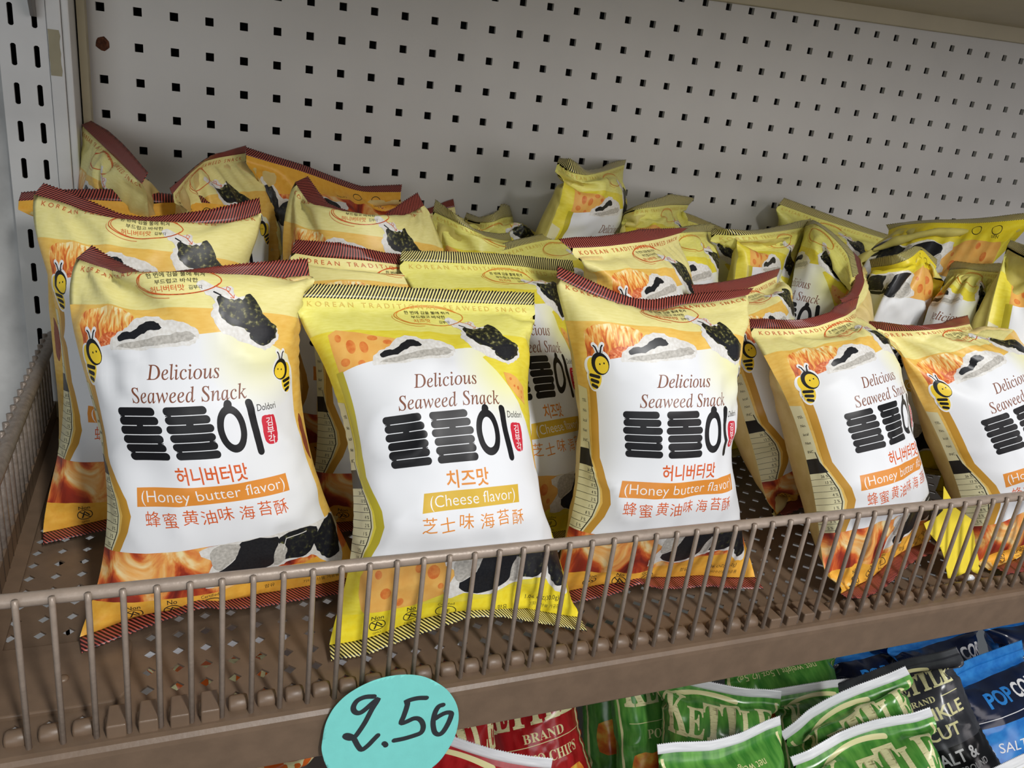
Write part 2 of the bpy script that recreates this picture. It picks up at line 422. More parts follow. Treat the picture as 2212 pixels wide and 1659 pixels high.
        for it in range(iters):
            V = (X-Xp)*0.86
            Xp = X.copy()
            du = np.zeros_like(X); dv = np.zeros_like(X)
            du[:, :, :, 1:-1] = X[:, :, :, 2:]-X[:, :, :, :-2]; du[:, :, :, 0] = X[:, :, :, 1]-X[:, :, :, 0]; du[:, :, :, -1] = X[:, :, :, -1]-X[:, :, :, -2]
            dv[:, :, 1:-1] = X[:, :, 2:]-X[:, :, :-2]; dv[:, :, 0] = X[:, :, 1]-X[:, :, 0]; dv[:, :, -1] = X[:, :, -1]-X[:, :, -2]
            n = np.cross(dv, du); n /= (np.linalg.norm(n, axis=-1, keepdims=True)+1e-12)
            n[:, 1] *= -1
            X = X + V + n*(pr[:, None, None, None, None]*pv[None, None, :, None, None]*pscale*(1.0 if it < iters-12 else 0.0))
            for rep in range(3 if nu < 30 else 4):
                for o in (0, 1): con(X[:, :, :, o:nu:2], X[:, :, :, o+1:nu+1:2], rwb, 1.0) if o == 0 else con(X[:, :, :, 1:nu:2], X[:, :, :, 2:nu+1:2], rwb, 1.0)
                for o in (0, 1): con(X[:, :, 0:nv:2][:, :, :len(range(1, nv+1, 2))], X[:, :, 1:nv+1:2], rhb, 1.0) if o == 0 else con(X[:, :, 1:nv:2], X[:, :, 2:nv+1:2], rhb, 1.0)
                for ov in (0, 1):
                    for ou in (0, 1):
                        a = X[:, :, ov:nv:2, ou:nu:2]; b = X[:, :, ov+1:nv+1:2, ou+1:nu+1:2]; con(a, b, rd, 0.55)
                        a = X[:, :, ov:nv:2, ou+1:nu+1:2]; b = X[:, :, ov+1:nv+1:2, ou:nu:2]; con(a, b, rd, 0.55)
                # stiffness against sharp folding
                for o in range(3):
                    con(X[:, :, :, o:nu-1:3], X[:, :, :, o+2:nu+1:3], 2*rwb, 0.10)
                    con(X[:, :, o:nv-1:3], X[:, :, o+2:nv+1:3], 2*rhb, 0.10)
                m = (X[:, 0, :, 0]+X[:, 1, :, 0])/2; X[:, 0, :, 0] = m; X[:, 1, :, 0] = m
                m = (X[:, 0, :, -1]+X[:, 1, :, -1])/2; X[:, 0, :, -1] = m; X[:, 1, :, -1] = m
                pin(X)
            if planes and it % 10 == 9 and it > 40: contact(X)
            if it % 4 == 3:
                for i in range(nb):
                    for n_, q in HP[i]:
                        s_ = (X[i]-q)@n_
                        k = np.maximum(s_+0.0012, 0)*0.6
                        X[i] -= k[..., None]*n_
                extra(X)
                pin(X)
        return X
    def extra(X):
        zf = np.array([s.get('zmin', 0.0015) for s in specs])[:, None, None, None]
        X[..., 2] = np.maximum(X[..., 2], zf)
        ym = np.array([s.get('ymin', 0.0055) for s in specs])[:, None, None, None]
        X[..., 1] = np.maximum(X[..., 1], ym)
        X[..., 0] = np.maximum(X[..., 0], -0.028 if specs[0].get('shelf', 1) else -9)
        X[..., 1] = np.minimum(X[..., 1], 0.3985-0.0363*X[..., 0])
    X = run(X, rw, rh, it1, PRESS, extra)
    F = np.zeros((nb, 2, 2*NV+1, 2*NU+1, 3))
    F[:, :, ::2, ::2] = X
    F[:, :, 1::2, ::2] = (X[:, :, 1:]+X[:, :, :-1])/2
    F[:, :, :, 1::2] = (F[:, :, :, 2::2]+F[:, :, :, :-2:2])/2
    F[:, :, 1:-1, 1:-1] += 0.0004*rng.standard_normal(F[:, :, 1:-1, 1:-1].shape)
    F = run(F, rw/2, rh/2, it2, PRESS*0.35, extra)
    for _ in range(1):   # light smoothing, keeps the folds
        F[:, :, 3:-3, 1:-1] = (0.4*F[:, :, 1:-1, 1:-1]+0.15*(F[:, :, :-2, 1:-1]+F[:, :, 2:, 1:-1]+F[:, :, 1:-1, :-2]+F[:, :, 1:-1, 2:]))[:, :, 2:-2]
    # small creases of the film
    nv, nu = F.shape[2]-1, F.shape[3]-1
    def field(cu, cv):
        C = rng.standard_normal((nb, 2, cv+1, cu+1)); yu = np.linspace(0, cu-1e-6, nu+1); yv = np.linspace(0, cv-1e-6, nv+1)
        iu, iv = yu.astype(int), yv.astype(int); fu, fv = yu-iu, yv-iv
        fu = fu*fu*(3-2*fu); fv = fv*fv*(3-2*fv)
        A_ = C[:, :, iv][:, :, :, iu]*(1-fu)+C[:, :, iv][:, :, :, iu+1]*fu; B_ = C[:, :, iv+1][:, :, :, iu]*(1-fu)+C[:, :, iv+1][:, :, :, iu+1]*fu
        return A_*(1-fv)[:, None]+B_*fv[:, None]
    rid = -0.0014*np.abs(field(7, 9))**.8+0.0008*field(14, 18)*np.clip(field(4, 4), 0, 1)
    rid[:, :, :, [0, -1]] = 0; rid[:, :, [0, -1]] = 0
    rid[:, :, [1, 2, -2, -3]] *= .15
    rid[:, :, :, [1, -2]] *= .5; rid[:, :, [1, -2]] *= .5
    for i in range(nb):
        for sd, sg in ((0, 1), (1, -1)): F[i, sd] += grid_normals(F[i, sd], sg)*rid[i, sd][..., None]
    return F
def grid_normals(G, sg):
    du = np.gradient(G, axis=1); dv = np.gradient(G, axis=0)
    n = np.cross(dv, du)*sg
    return n/(np.linalg.norm(n, axis=-1, keepdims=True)+1e-12)

PRESS = 0.00030
FNU, FNV = 48, 62      # fine grid cells
# ------------------------------------------------------------------ flat artwork, cut along the cloth grid
class Art:
    """Flat print, millimetres: x from the middle, y down from the top seal; later layers lie over earlier ones."""
    def __init__(s, W, H): s.W, s.H = W, H; s.v = []; s.f = []; s.m = []; s.lay = []; s.k = 0; s.mats = []
    def mat(s, m):
        if m not in s.mats: s.mats.append(m)
        return s.mats.index(m)
    def tri(s, pts, faces, m):
        b = len(s.v); s.v += [(p[0], p[1]) for p in pts]; s.f += [tuple(i+b for i in f) for f in faces]
        mi = s.mat(m); s.m += [mi]*len(faces); s.lay += [s.k]*len(faces)
    def poly(s, pts, m, layer=True):
        if layer: s.k += 1
        from mathutils.geometry import tessellate_polygon
        P = [Vector((p[0], p[1], 0)) for p in pts]
        s.tri(pts, [tuple(f) for f in tessellate_polygon([P])], m)
    def rect(s, x0, y0, x1, y1, m, **k): s.poly([(x0,y0),(x1,y0),(x1,y1),(x0,y1)], m, **k)
    def stroke(s, pts, w, m, layer=True, closed=False, cap=True, w1=None):
        """a pen line with round ends"""
        if layer: s.k += 1
        P = [np.array(p, float) for p in pts]
        if closed: P = P+[P[0]]
        n = len(P); Lf = []; Rt = []
        for i in range(n):
            a = P[max(i-1, 0)]; b = P[min(i+1, n-1)]
            if closed and i in (0, n-1): a, b = P[n-2], P[1]
            t = b-a; t = t/(np.linalg.norm(t)+1e-9); nn = np.array([-t[1], t[0]])
            ww = w if w1 is None else w+(w1-w)*i/(n-1)
            Lf.append(P[i]+nn*ww/2); Rt.append(P[i]-nn*ww/2)
        s.tri(Lf+Rt, [(i, i+1, n+i+1, n+i) for i in range(n-1)], m)
        if cap and not closed:
            for c, q, ww in ((P[0], P[1], w), (P[-1], P[-2], w if w1 is None else w1)):
                t = c-q; a0 = math.atan2(t[1], t[0])
                s.tri([c+np.array([math.cos(a), math.sin(a)])*ww/2 for a in np.linspace(a0-math.pi/2, a0+math.pi/2, 9)], [tuple(range(9))], m)
    def ellipse(s, cx, cy, rx, ry, m, n=28, rot=0, layer=True, jag=0, seed=0):
        r = random.Random(seed); c, q = math.cos(rot), math.sin(rot)
        pts = []
        for i in range(n):
            a = 2*math.pi*i/n; k = 1+jag*(r.random()-.5)
            x, y = rx*k*math.cos(a), ry*k*math.sin(a); pts.append((cx+x*c-y*q, cy+x*q+y*c))
        s.poly(pts, m, layer)
    def text(s, body, x, y, size, m, align='CENTER', rot=0.0, sx=1.0, shear=0.0, weight=0.0, res=3, spacing=1.0, fit=None, layer=True, up=False):
        if layer: s.k += 1
        V, Fc = glyphs(body, res, weight, spacing)
        if len(V) == 0: return
        V = V.copy()
        x0, x1 = V[:, 0].min(), V[:, 0].max()
        if fit: sx = fit/((x1-x0)*size)
        V[:, 0] -= {'CENTER': (x0+x1)/2, 'LEFT': x0, 'RIGHT': x1}[align]
        V[:, 0] += V[:, 1]*shear
        V = V*size*np.array([sx, 1.0]); V[:, 1] *= -1
        c, q = math.cos(rot), math.sin(rot)
        V = V@np.array([[c, q], [-q, c]])+np.array([x, y])
        if up: V = V*np.array([1, 1])
        s.tri(V, Fc, m)
    def compact(s):
        ids = sorted(set(s.lay)); box = {k: [1e9, 1e9, -1e9, -1e9] for k in ids}
        for f, k in zip(s.f, s.lay):
            b = box[k]
            for i in f:
                x, y = s.v[i]; b[0] = min(b[0], x); b[1] = min(b[1], y); b[2] = max(b[2], x); b[3] = max(b[3], y)
        lev = {}
        for k in ids:
            b = box[k]; m = 0
            for j in lev:
                c = box[j]
                if b[0] < c[2] and c[0] < b[2] and b[1] < c[3] and c[1] < b[3]: m = max(m, lev[j])
            lev[k] = m+1
        s.lay = [lev[k] for k in s.lay]; s.nlev = max(lev.values())
    def cut(s, nu, nv, margin=0.2):
        s.compact()
        bm = bmesh.new(); vs = [bm.verts.new((x, y, 0)) for x, y in s.v]
        lay = bm.faces.layers.int.new('lay')
        for f, m, k in zip(s.f, s.m, s.lay):
            try: q = bm.faces.new([vs[i] for i in f])
            except ValueError: continue
            q.material_index = m; q[lay] = k
        W, H = s.W, s.H
        for p, n in (((-W/2+margin,0,0),(-1,0,0)), ((W/2-margin,0,0),(1,0,0)), ((0,margin,0),(0,-1,0)), ((0,H-margin,0),(0,1,0))):
            bmesh.ops.bisect_plane(bm, geom=bm.verts[:]+bm.edges[:]+bm.faces[:], plane_co=p, plane_no=n, clear_outer=True, dist=1e-5)
        dx, dy = W/nu, H/nv
        def cutp(p, n): bmesh.ops.bisect_plane(bm, geom=bm.verts[:]+bm.edges[:]+bm.faces[:], plane_co=p, plane_no=n, dist=1e-5)
        for i in range(1, nu): cutp((-W/2+i*dx,0,0), (1,0,0))
        for j in range(1, nv): cutp((0,j*dy,0), (0,1,0))
        for k in range(1, nu+nv): # the diagonals of the cells
            cutp((-W/2+k*dx,0,0), (1/dx,1/dy,0))
        bm.verts.index_update()
        V = np.array([v.co[:2] for v in bm.verts]).reshape(-1, 2)
        F = [[v.index for v in f.verts] for f in bm.faces]
        MI = np.array([f.material_index for f in bm.faces], int); LY = np.array([f[lay] for f in bm.faces], int)
        bm.free()
        F = [f if sum(V[f[i]][0]*V[f[(i+1) % len(f)]][1]-V[f[(i+1) % len(f)]][0]*V[f[i]][1] for i in range(len(f))) < 0 else f[::-1] for f in F]
        # each vertex may serve several layers: one copy per (vertex, layer)
        keys = {}; VV = []; LL = []; FF = []
        for f, k in zip(F, LY):
            q = []
            for i in f:
                t = keys.get((i, k))
                if t is None: t = keys[(i, k)] = len(VV); VV.append(V[i]); LL.append(k)
                q.append(t)
            FF.append(q)
        VV = np.array(VV); LL = np.array(LL)
        gx = np.clip((VV[:, 0]+W/2)/dx, 0, nu-1e-6); gy = np.clip(VV[:, 1]/dy, 0, nv-1e-6)
        iu = gx.astype(int); iv = gy.astype(int); fu = gx-iu; fv = gy-iv
        lo = fu+fv <= 1
        st = nu+1
        i0 = np.where(lo, iv*st+iu, (iv+1)*st+iu+1); i1 = iv*st+iu+1; i2 = (iv+1)*st+iu
        w1 = np.where(lo, fu, 1-fv); w2 = np.where(lo, fv, 1-fu)
        s.r = dict(V=VV, F=FF, MI=MI, lay=LL, i=(i0, i1, i2), w=(1-w1-w2, w1, w2))
        s.loops = np.array([i for f in FF for i in f], np.int32); s.lens = np.array([len(f) for f in FF], np.int32)
        return s
_gl = {}
def glyphs(body, res=3, weight=0.0, spacing=1.0):
    key = (body, res, weight, spacing)
    if key in _gl: return _gl[key]
    c = bpy.data.curves.new('txt', 'FONT'); c.body = body; c.size = 1.0; c.resolution_u = res; c.offset = weight; c.space_character = spacing
    o = bpy.data.objects.new('txt', c); COL.objects.link(o)
    me = bpy.data.meshes.new_from_object(o.evaluated_get(bpy.context.evaluated_depsgraph_get()))
    V = np.array([v.co[:2] for v in me.vertices]).reshape(-1, 2); F = [tuple(p.vertices) for p in me.polygons]
    bpy.data.objects.remove(o); bpy.data.curves.remove(c); bpy.data.meshes.remove(me)
    _gl[key] = (V, F); return _gl[key]

def pouch_mesh(name, G, art, m_front, m_back, off, lift=0.000025, gap=0.00004):
    """the closed bag: front and back sheets welded round the edge, the print lying on the front"""
    nv, nu = G.shape[1]-1, G.shape[2]-1
    Nf = grid_normals(G[0], 1); Nb = grid_normals(G[1], -1)
    V0 = G[0].reshape(-1, 3); st = nu+1
    idx = np.arange((nv+1)*st).reshape(nv+1, st)
    # back sheet reuses the rim vertices of the front
    bidx = idx.copy(); inner = np.zeros_like(idx, bool); inner[1:-1, 1:-1] = True
    bidx[inner] = V0.shape[0]+np.arange(inner.sum())
    V1 = G[1][inner]
    Vn0 = Nf.copy(); rim = ~inner; Vn0[rim] = (Nf[rim]+Nb[rim]); 
    Vn0 /= (np.linalg.norm(Vn0, axis=-1, keepdims=True)+1e-9)
    bad = rim & (np.linalg.norm(Nf+Nb, axis=-1) < 0.35); Vn0[bad] = Nf[bad]
    a, b, c, d = idx[:-1, :-1].ravel(), idx[:-1, 1:].ravel(), idx[1:, 1:].ravel(), idx[1:, :-1].ravel()
    fr = np.concatenate([np.stack([a, d, b], 1), np.stack([b, d, c], 1)])
    a, b, c, d = bidx[:-1, :-1].ravel(), bidx[:-1, 1:].ravel(), bidx[1:, 1:].ravel(), bidx[1:, :-1].ravel()
    bk = np.concatenate([np.stack([a, b, d], 1), np.stack([b, c, d], 1)])
    verts = [V0, V1]; norms = [Vn0.reshape(-1, 3), Nb[inner]]
    W, H = art.W, art.H
    uu, vv = np.meshgrid(np.linspace(-W/2, W/2, st), np.linspace(0, H, nv+1))
    uv = [np.stack([uu.ravel(), vv.ravel()], 1), np.stack([uu[inner]+400, vv[inner]], 1)]
    r = art.r
    n0 = Nf.reshape(-1, 3)
    P = sum(w[:, None]*V0[i] for w, i in zip(r['w'], r['i'])); Nn = sum(w[:, None]*n0[i] for w, i in zip(r['w'], r['i']))
    Nn /= (np.linalg.norm(Nn, axis=1, keepdims=True)+1e-9)
    P = P+Nn*(gap+lift*r['lay'])[:, None]
    nb = V0.shape[0]+V1.shape[0]
    verts.append(P); norms.append(Nn); uv.append(r['V'])
    verts = np.concatenate(verts)-off; norms = np.concatenate(norms); uv = np.concatenate(uv)
    loops = np.concatenate([fr.ravel(), bk.ravel(), art.loops+nb]).astype(np.int32)
    lens = np.concatenate([np.full(len(fr)+len(bk), 3), art.lens]).astype(np.int32)
    starts = np.concatenate([[0], np.cumsum(lens)[:-1]]).astype(np.int32)
    mi = np.concatenate([np.zeros(len(fr)), np.ones(len(bk)), r['MI']+2]).astype(np.int32)
    me = bpy.data.meshes.new(name)
    me.vertices.add(len(verts)); me.vertices.foreach_set('co', verts.ravel().astype(np.float32))
    me.loops.add(len(loops)); me.loops.foreach_set('vertex_index', loops)
    me.polygons.add(len(lens)); me.polygons.foreach_set('loop_start', starts)
    me.polygons.foreach_set('material_index', mi); me.polygons.foreach_set('use_smooth', np.ones(len(lens), bool))
    for m in [m_front, m_back]+art.mats: me.materials.append(m)
    ul = me.uv_layers.new(name='print_mm')
    ul.data.foreach_set('uv', (uv[loops]).ravel().astype(np.float32))
    me.update(calc_edges=True)
    me.normals_split_custom_set_from_vertices(norms.astype(np.float32))
    return me
def seal_mesh(name, base, Sv, m, off, W, h, teeth=62, flip=1):
    """crimped fin with a pinking-shear edge"""
    n = teeth*2+1
    Bc = smooth_curve(base, 49); Bc = resample(Bc, n)
    t = np.linspace(0, 1, n); ts = np.linspace(0, 1, len(Sv))
    D = np.stack([np.interp(t, ts, np.asarray(Sv)[:, k]) for k in range(3)], 1)
    tan = np.gradient(Bc, axis=0); nn = np.cross(D, tan); nn /= (np.linalg.norm(nn, axis=1, keepdims=True)+1e-9)
    rows = [0, .25, .5, .75, 1.0]; Vf = []; Vb = []; UV = []
    L = np.linalg.norm(D, axis=1)
    for k, q in enumerate(rows):
        qq = np.full(n, q)
        if q == 1.0: qq = 1.0-np.where(np.arange(n) % 2 == 0, 0.0, 0.00095)/L
        wob = 0.0003*np.sin(q*9)[None] if False else 0.00025*math.sin(q*12.0)
        P = Bc+D*qq[:, None]+nn*wob
        Vf.append(P+nn*0.00022); Vb.append(P-nn*0.00022)
        UV.append(np.stack([(t-.5)*W, qq*h], 1))
    Vf = np.concatenate(Vf); Vb = np.concatenate(Vb); UV = np.concatenate(UV)
    N = len(Vf); R = len(rows); F = []
    g = lambda k, i: k*n+i
    for k in range(R-1):
        for i in range(n-1):
            F.append((g(k,i), g(k,i+1), g(k+1,i+1), g(k+1,i))); F.append((N+g(k,i), N+g(k+1,i), N+g(k+1,i+1), N+g(k,i+1)))
    for i in range(n-1):
        F.append((g(R-1,i), g(R-1,i+1), N+g(R-1,i+1), N+g(R-1,i))); F.append((g(0,i+1), g(0,i), N+g(0,i), N+g(0,i+1)))
    for k in range(R-1):
        F.append((g(k,0), g(k+1,0), N+g(k+1,0), N+g(k,0))); F.append((g(k+1,n-1), g(k,n-1), N+g(k,n-1), N+g(k+1,n-1)))
    me = bpy.data.meshes.new(name); me.from_pydata((np.concatenate([Vf, Vb])-off).tolist(), [], F)
    ul = me.uv_layers.new(name='print_mm'); uv2 = np.concatenate([UV, UV])
    li = np.empty(len(me.loops), np.int32); me.loops.foreach_get('vertex_index', li)
    ul.data.foreach_set('uv', uv2[li].ravel().astype(np.float32))
    me.polygons.foreach_set('use_smooth', [True]*len(me.polygons))
    me.materials.append(m); me.update()
    return me

# ------------------------------------------------------------------ inks and films (coordinates are the print's millimetres)
def uvnode(N, L, scale=1.0, rot=0.0):
    uv = N.new('ShaderNodeUVMap'); uv.uv_map = 'print_mm'
    mp = N.new('ShaderNodeMapping'); mp.inputs['Scale'].default_value = (scale, scale, scale); mp.inputs['Rotation'].default_value = (0, 0, rot)
    L.new(uv.outputs[0], mp.inputs['Vector']); return mp.outputs[0]
def film_finish(P, rough, spec=0.45):
    P.inputs['Roughness'].default_value = rough; P.inputs['Specular IOR Level'].default_value = spec
def ink(name, rgb, rough=0.42, rgb2=None, scale=0.5, lo=0.3, hi=0.7, detail=3, stretch=None, spec=0.4):
    m, N, L, P = newmat(name); film_finish(P, rough, spec)
    if rgb2 is None:
        P.inputs['Base Color'].default_value = (*lin(rgb), 1); return m
    v = uvnode(N, L)
    if stretch:
        mp = v.node; mp.inputs['Scale'].default_value = (*stretch, 1)
    nz = N.new('ShaderNodeTexNoise'); nz.inputs['Scale'].default_value = scale; nz.inputs['Detail'].default_value = detail
    L.new(v, nz.inputs['Vector'])
    rp = N.new('ShaderNodeValToRGB'); e = rp.color_ramp.elements
    e[0].position, e[1].position = lo, hi; e[0].color = (*lin(rgb), 1); e[1].color = (*lin(rgb2), 1)
    L.new(nz.outputs['Fac'], rp.inputs['Fac']); L.new(rp.outputs['Color'], P.inputs['Base Color'])
    return m
def ramp_ink(name, stops, kind='noise', scale=0.2, rough=0.42, stretch=(1,1), vmix=None, detail=6, dist=0.0):
    """printed picture: noise or voronoi through several colours; vmix=(y0,y1,amount) leans the colours along the print"""
    m, N, L, P = newmat(name); film_finish(P, rough)
    v = uvnode(N, L); v.node.inputs['Scale'].default_value = (*stretch, 1)
    if kind == 'voronoi':
        t = N.new('ShaderNodeTexVoronoi'); t.inputs['Scale'].default_value = scale; t.feature = 'F1'; f = t.outputs['Distance']
    else:
        t = N.new('ShaderNodeTexNoise'); t.inputs['Scale'].default_value = scale; t.inputs['Detail'].default_value = detail; t.inputs['Distortion'].default_value = dist; f = t.outputs['Fac']
    L.new(v, t.inputs['Vector'])
    if vmix:
        uv = N.new('ShaderNodeUVMap'); uv.uv_map = 'print_mm'
        sp = N.new('ShaderNodeSeparateXYZ'); L.new(uv.outputs[0], sp.inputs[0])
        mr = N.new('ShaderNodeMapRange'); mr.inputs[1].default_value = vmix[0]; mr.inputs[2].default_value = vmix[1]; mr.inputs[3].default_value = vmix[2]; mr.inputs[4].default_value = -vmix[2]
        L.new(sp.outputs[1], mr.inputs[0])
        ad = N.new('ShaderNodeMath'); ad.operation = 'ADD'; L.new(f, ad.inputs[0]); L.new(mr.outputs[0], ad.inputs[1]); f = ad.outputs[0]
    rp = N.new('ShaderNodeValToRGB'); cr = rp.color_ramp
    while len(cr.elements) < len(stops): cr.elements.new(0.5)
    for e, (p, c) in zip(cr.elements, stops): e.position = p; e.color = (*lin(c), 1)
    L.new(f, rp.inputs['Fac']); L.new(rp.outputs['Color'], P.inputs['Base Color'])
    return m
def panel_ink(name, white, tint, cx, cy, r):
    m, N, L, P = newmat(name); film_finish(P, 0.46, 0.28)
    uv = N.new('ShaderNodeUVMap'); uv.uv_map = 'print_mm'
    d = N.new('ShaderNodeVectorMath'); d.operation = 'DISTANCE'; L.new(uv.outputs[0], d.inputs[0]); d.inputs[1].default_value = (cx, cy, 0)
    mr = N.new('ShaderNodeMapRange'); mr.inputs[1].default_value = r*0.25; mr.inputs[2].default_value = r; L.new(d.outputs['Value'], mr.inputs[0])
    rp = N.new('ShaderNodeValToRGB'); e = rp.color_ramp.elements; e[0].color = (*lin(tint), 1); e[1].color = (*lin(white), 1)
    L.new(mr.outputs[0], rp.inputs['Fac']); L.new(rp.outputs['Color'], P.inputs['Base Color'])
    return m
def stripe_film(name, c_line, c_ground, period=2.35, ang=0.55, duty=0.5, rough=0.38):
    m, N, L, P = newmat(name); film_finish(P, rough, 0.5)
    uv = N.new('ShaderNodeUVMap'); uv.uv_map = 'print_mm'
    sp = N.new('ShaderNodeSeparateXYZ'); L.new(uv.outputs[0], sp.inputs[0])
    def math_(op, a, b):
        n = N.new('ShaderNodeMath'); n.operation = op
        for i, q in enumerate((a, b)):
            if isinstance(q, (int, float)): n.inputs[i].default_value = q
            else: L.new(q, n.inputs[i])
        return n.outputs[0]
    t = math_('SUBTRACT', sp.outputs[0], math_('MULTIPLY', sp.outputs[1], ang))
    t = math_('FRACT', math_('DIVIDE', math_('ADD', t, 500.0), period), 0.0)
    rp = N.new('ShaderNodeValToRGB'); rp.color_ramp.interpolation = 'LINEAR'; e = rp.color_ramp.elements
    e[0].position = duty-0.03; e[0].color = (*lin(c_line), 1); e[1].position = duty+0.03; e[1].color = (*lin(c_ground), 1)
    L.new(t, rp.inputs['Fac']); L.new(rp.outputs['Color'], P.inputs['Base Color'])
    return m
I = {}
I['creamH'] = ink('honey_cream_film', (232,222,142), 0.45, (241,232,160), 0.35, stretch=(0.5, 2.2))
I['creamK'] = ink('cheese_cream_film', (230,224,112), 0.45, (240,235,136), 0.35, stretch=(0.5, 2.2))
I['gold'] = ink('honey_gold', (234,186,84), 0.42, (242,202,106), 0.25, stretch=(0.6, 1.8))
I['gold2'] = ink('honey_gold_edge', (196,146,52), 0.42)
I['yel'] = ink('cheese_yellow', (228,210,56), 0.42, (236,222,82), 0.25, stretch=(0.6, 1.8))
I['yelgreen'] = ink('cheese_edge_band', (190,176,50), 0.42)
I['botH'] = ink('honey_bottom_band', (232,168,58), 0.42, (238,182,72), 0.3)
I['botK'] = ink('cheese_bottom_band', (240,216,40), 0.42, (244,226,62), 0.3)
I['panelH'] = panel_ink('panel_white', (233,235,238), (240,238,188), 40, 46, 34)
I['panelK'] = panel_ink('panel_white_cheese', (233,235,238), (240,240,170), 38, 50, 34)
I['comb'] = ramp_ink('honeycomb_print', [(0.28,(150,56,30)),(0.44,(216,106,44)),(0.54,(238,160,74)),(0.64,(246,206,120)),(0.76,(251,238,186))], scale=0.15, stretch=(2.4,0.7), vmix=(26,48,0.15), dist=1.2)
I['combdrop'] = ramp_ink('honey_drop_print', [(0.25,(160,52,30)),(0.5,(226,116,62)),(0.7,(246,190,140))], scale=0.25, dist=2)
I['honeylow'] = ramp_ink('honey_picture', [(0.30,(96,30,30)),(0.42,(164,56,34)),(0.50,(216,104,50)),(0.58,(240,176,96)),(0.68,(249,232,178))], scale=0.05, stretch=(1.1,0.8), dist=1.0, detail=5)
I['weed'] = ramp_ink('seaweed_print', [(0.40,(26,27,26)),(0.52,(42,44,34)),(0.60,(92,90,48)),(0.72,(160,156,110))], scale=0.45, detail=8)
I['weedlow'] = ramp_ink('seaweed_low_print', [(0.48,(26,28,34)),(0.6,(42,44,40)),(0.72,(96,96,58))], scale=0.35, detail=8)
I['weeddark'] = ink('seaweed_dark', (24,25,30), 0.36, (36,37,40), 0.8)
I['chip'] = ink('rice_chip_print', (214,210,202), 0.45, (236,235,232), 0.5, detail=8)
I['chipgrey'] = ink('rice_chip_shade', (164,160,152), 0.45, (206,202,194), 0.6, detail=8)
I['white'] = ink('white_ink', (240,240,240), 0.42)
I['black'] = ink('black_ink', (24,24,27), 0.42, spec=0.3)
I['ink'] = ink('dark_ink', (36,34,32), 0.4)
I['green'] = ink('green_ink', (96,124,50), 0.4)
I['brown'] = ink('brown_ink', (128,76,54), 0.4)
I['orange'] = ink('orange_red_ink', (216,96,42), 0.4)
I['orangeK'] = ink('orange_ink', (224,140,52), 0.4)
I['stripH'] = ink('flavour_strip_orange', (224,144,58), 0.4)
I['stripK'] = ink('flavour_strip_mustard', (216,178,58), 0.4)
I['red'] = ink('stamp_red', (206,40,60), 0.4)
I['beeY'] = ink('bee_yellow', (240,206,52), 0.4)
I['cheese'] = ink('cheese_print', (232,168,82), 0.42, (240,190,104), 0.12)
I['cheesehole'] = ink('cheese_hole_print', (216,112,52), 0.42, (232,150,76), 0.3)
I['table'] = ink('nutrition_table_ground', (226,220,178), 0.45)
I['tan'] = ink('tan_lettering', (222,190,90), 0.42)
I['redlet'] = ink('red_lettering', (204,100,52), 0.42)
I['nut'] = ink('nut_print', (120,50,36), 0.42, (168,92,60), 0.8, stretch=(3, 0.5))
I['backH'] = ink('honey_back_film', (214,190,120), 0.45, (226,204,140), 0.1)
I['backK'] = ink('cheese_back_film', (206,194,100), 0.45, (220,208,120), 0.1)
SEAL_H = stripe_film('red_striped_seal', (40,13,15), (178,86,74), 1.9, 0.62, 0.55)
SEAL_K = stripe_film('black_striped_seal', (24,22,20), (232,220,142), 1.9, 0.62, 0.52)

MI_ = {}
def mathit(s):
    """italic serif letters"""
    o = ''
    for ch in s:
        if 'A' <= ch <= 'Z': o += chr(0x1D434+ord(ch)-65)
        elif ch == 'h': o += '\u210e'
        elif 'a' <= ch <= 'z': o += chr(0x1D44E+ord(ch)-97)
        else: o += ch
    return o
def mathbold(s):
    return ''.join(chr(0x1D400+ord(c)-65) if 'A' <= c <= 'Z' else (chr(0x1D41A+ord(c)-97) if 'a' <= c <= 'z' else c) for c in s)
def blob(a, pts, m, jag=0.0, seed=1, sub=4, layer=True):
    """a ragged outline through pts"""
    r = random.Random(seed); out = []; n = len(pts)
    for i in range(n):
        p0, p1, p2, p3 = [np.array(pts[(i+k-1) % n], float) for k in range(4)]
        for s_ in range(sub):
            t = s_/sub
            q = 0.5*((2*p1)+(-p0+p2)*t+(2*p0-5*p1+4*p2-p3)*t*t+(-p0+3*p1-3*p2+p3)*t**3)
            out.append((q[0]+jag*(r.random()-.5), q[1]+jag*(r.random()-.5)))
    a.poly(out, m, layer)
def arc_pts(cx, cy, rx, ry, a0, a1, n=24):
    return [(cx+rx*math.cos(math.radians(a0+(a1-a0)*k/(n-1))), cy+ry*math.sin(math.radians(a0+(a1-a0)*k/(n-1)))) for k in range(n)]
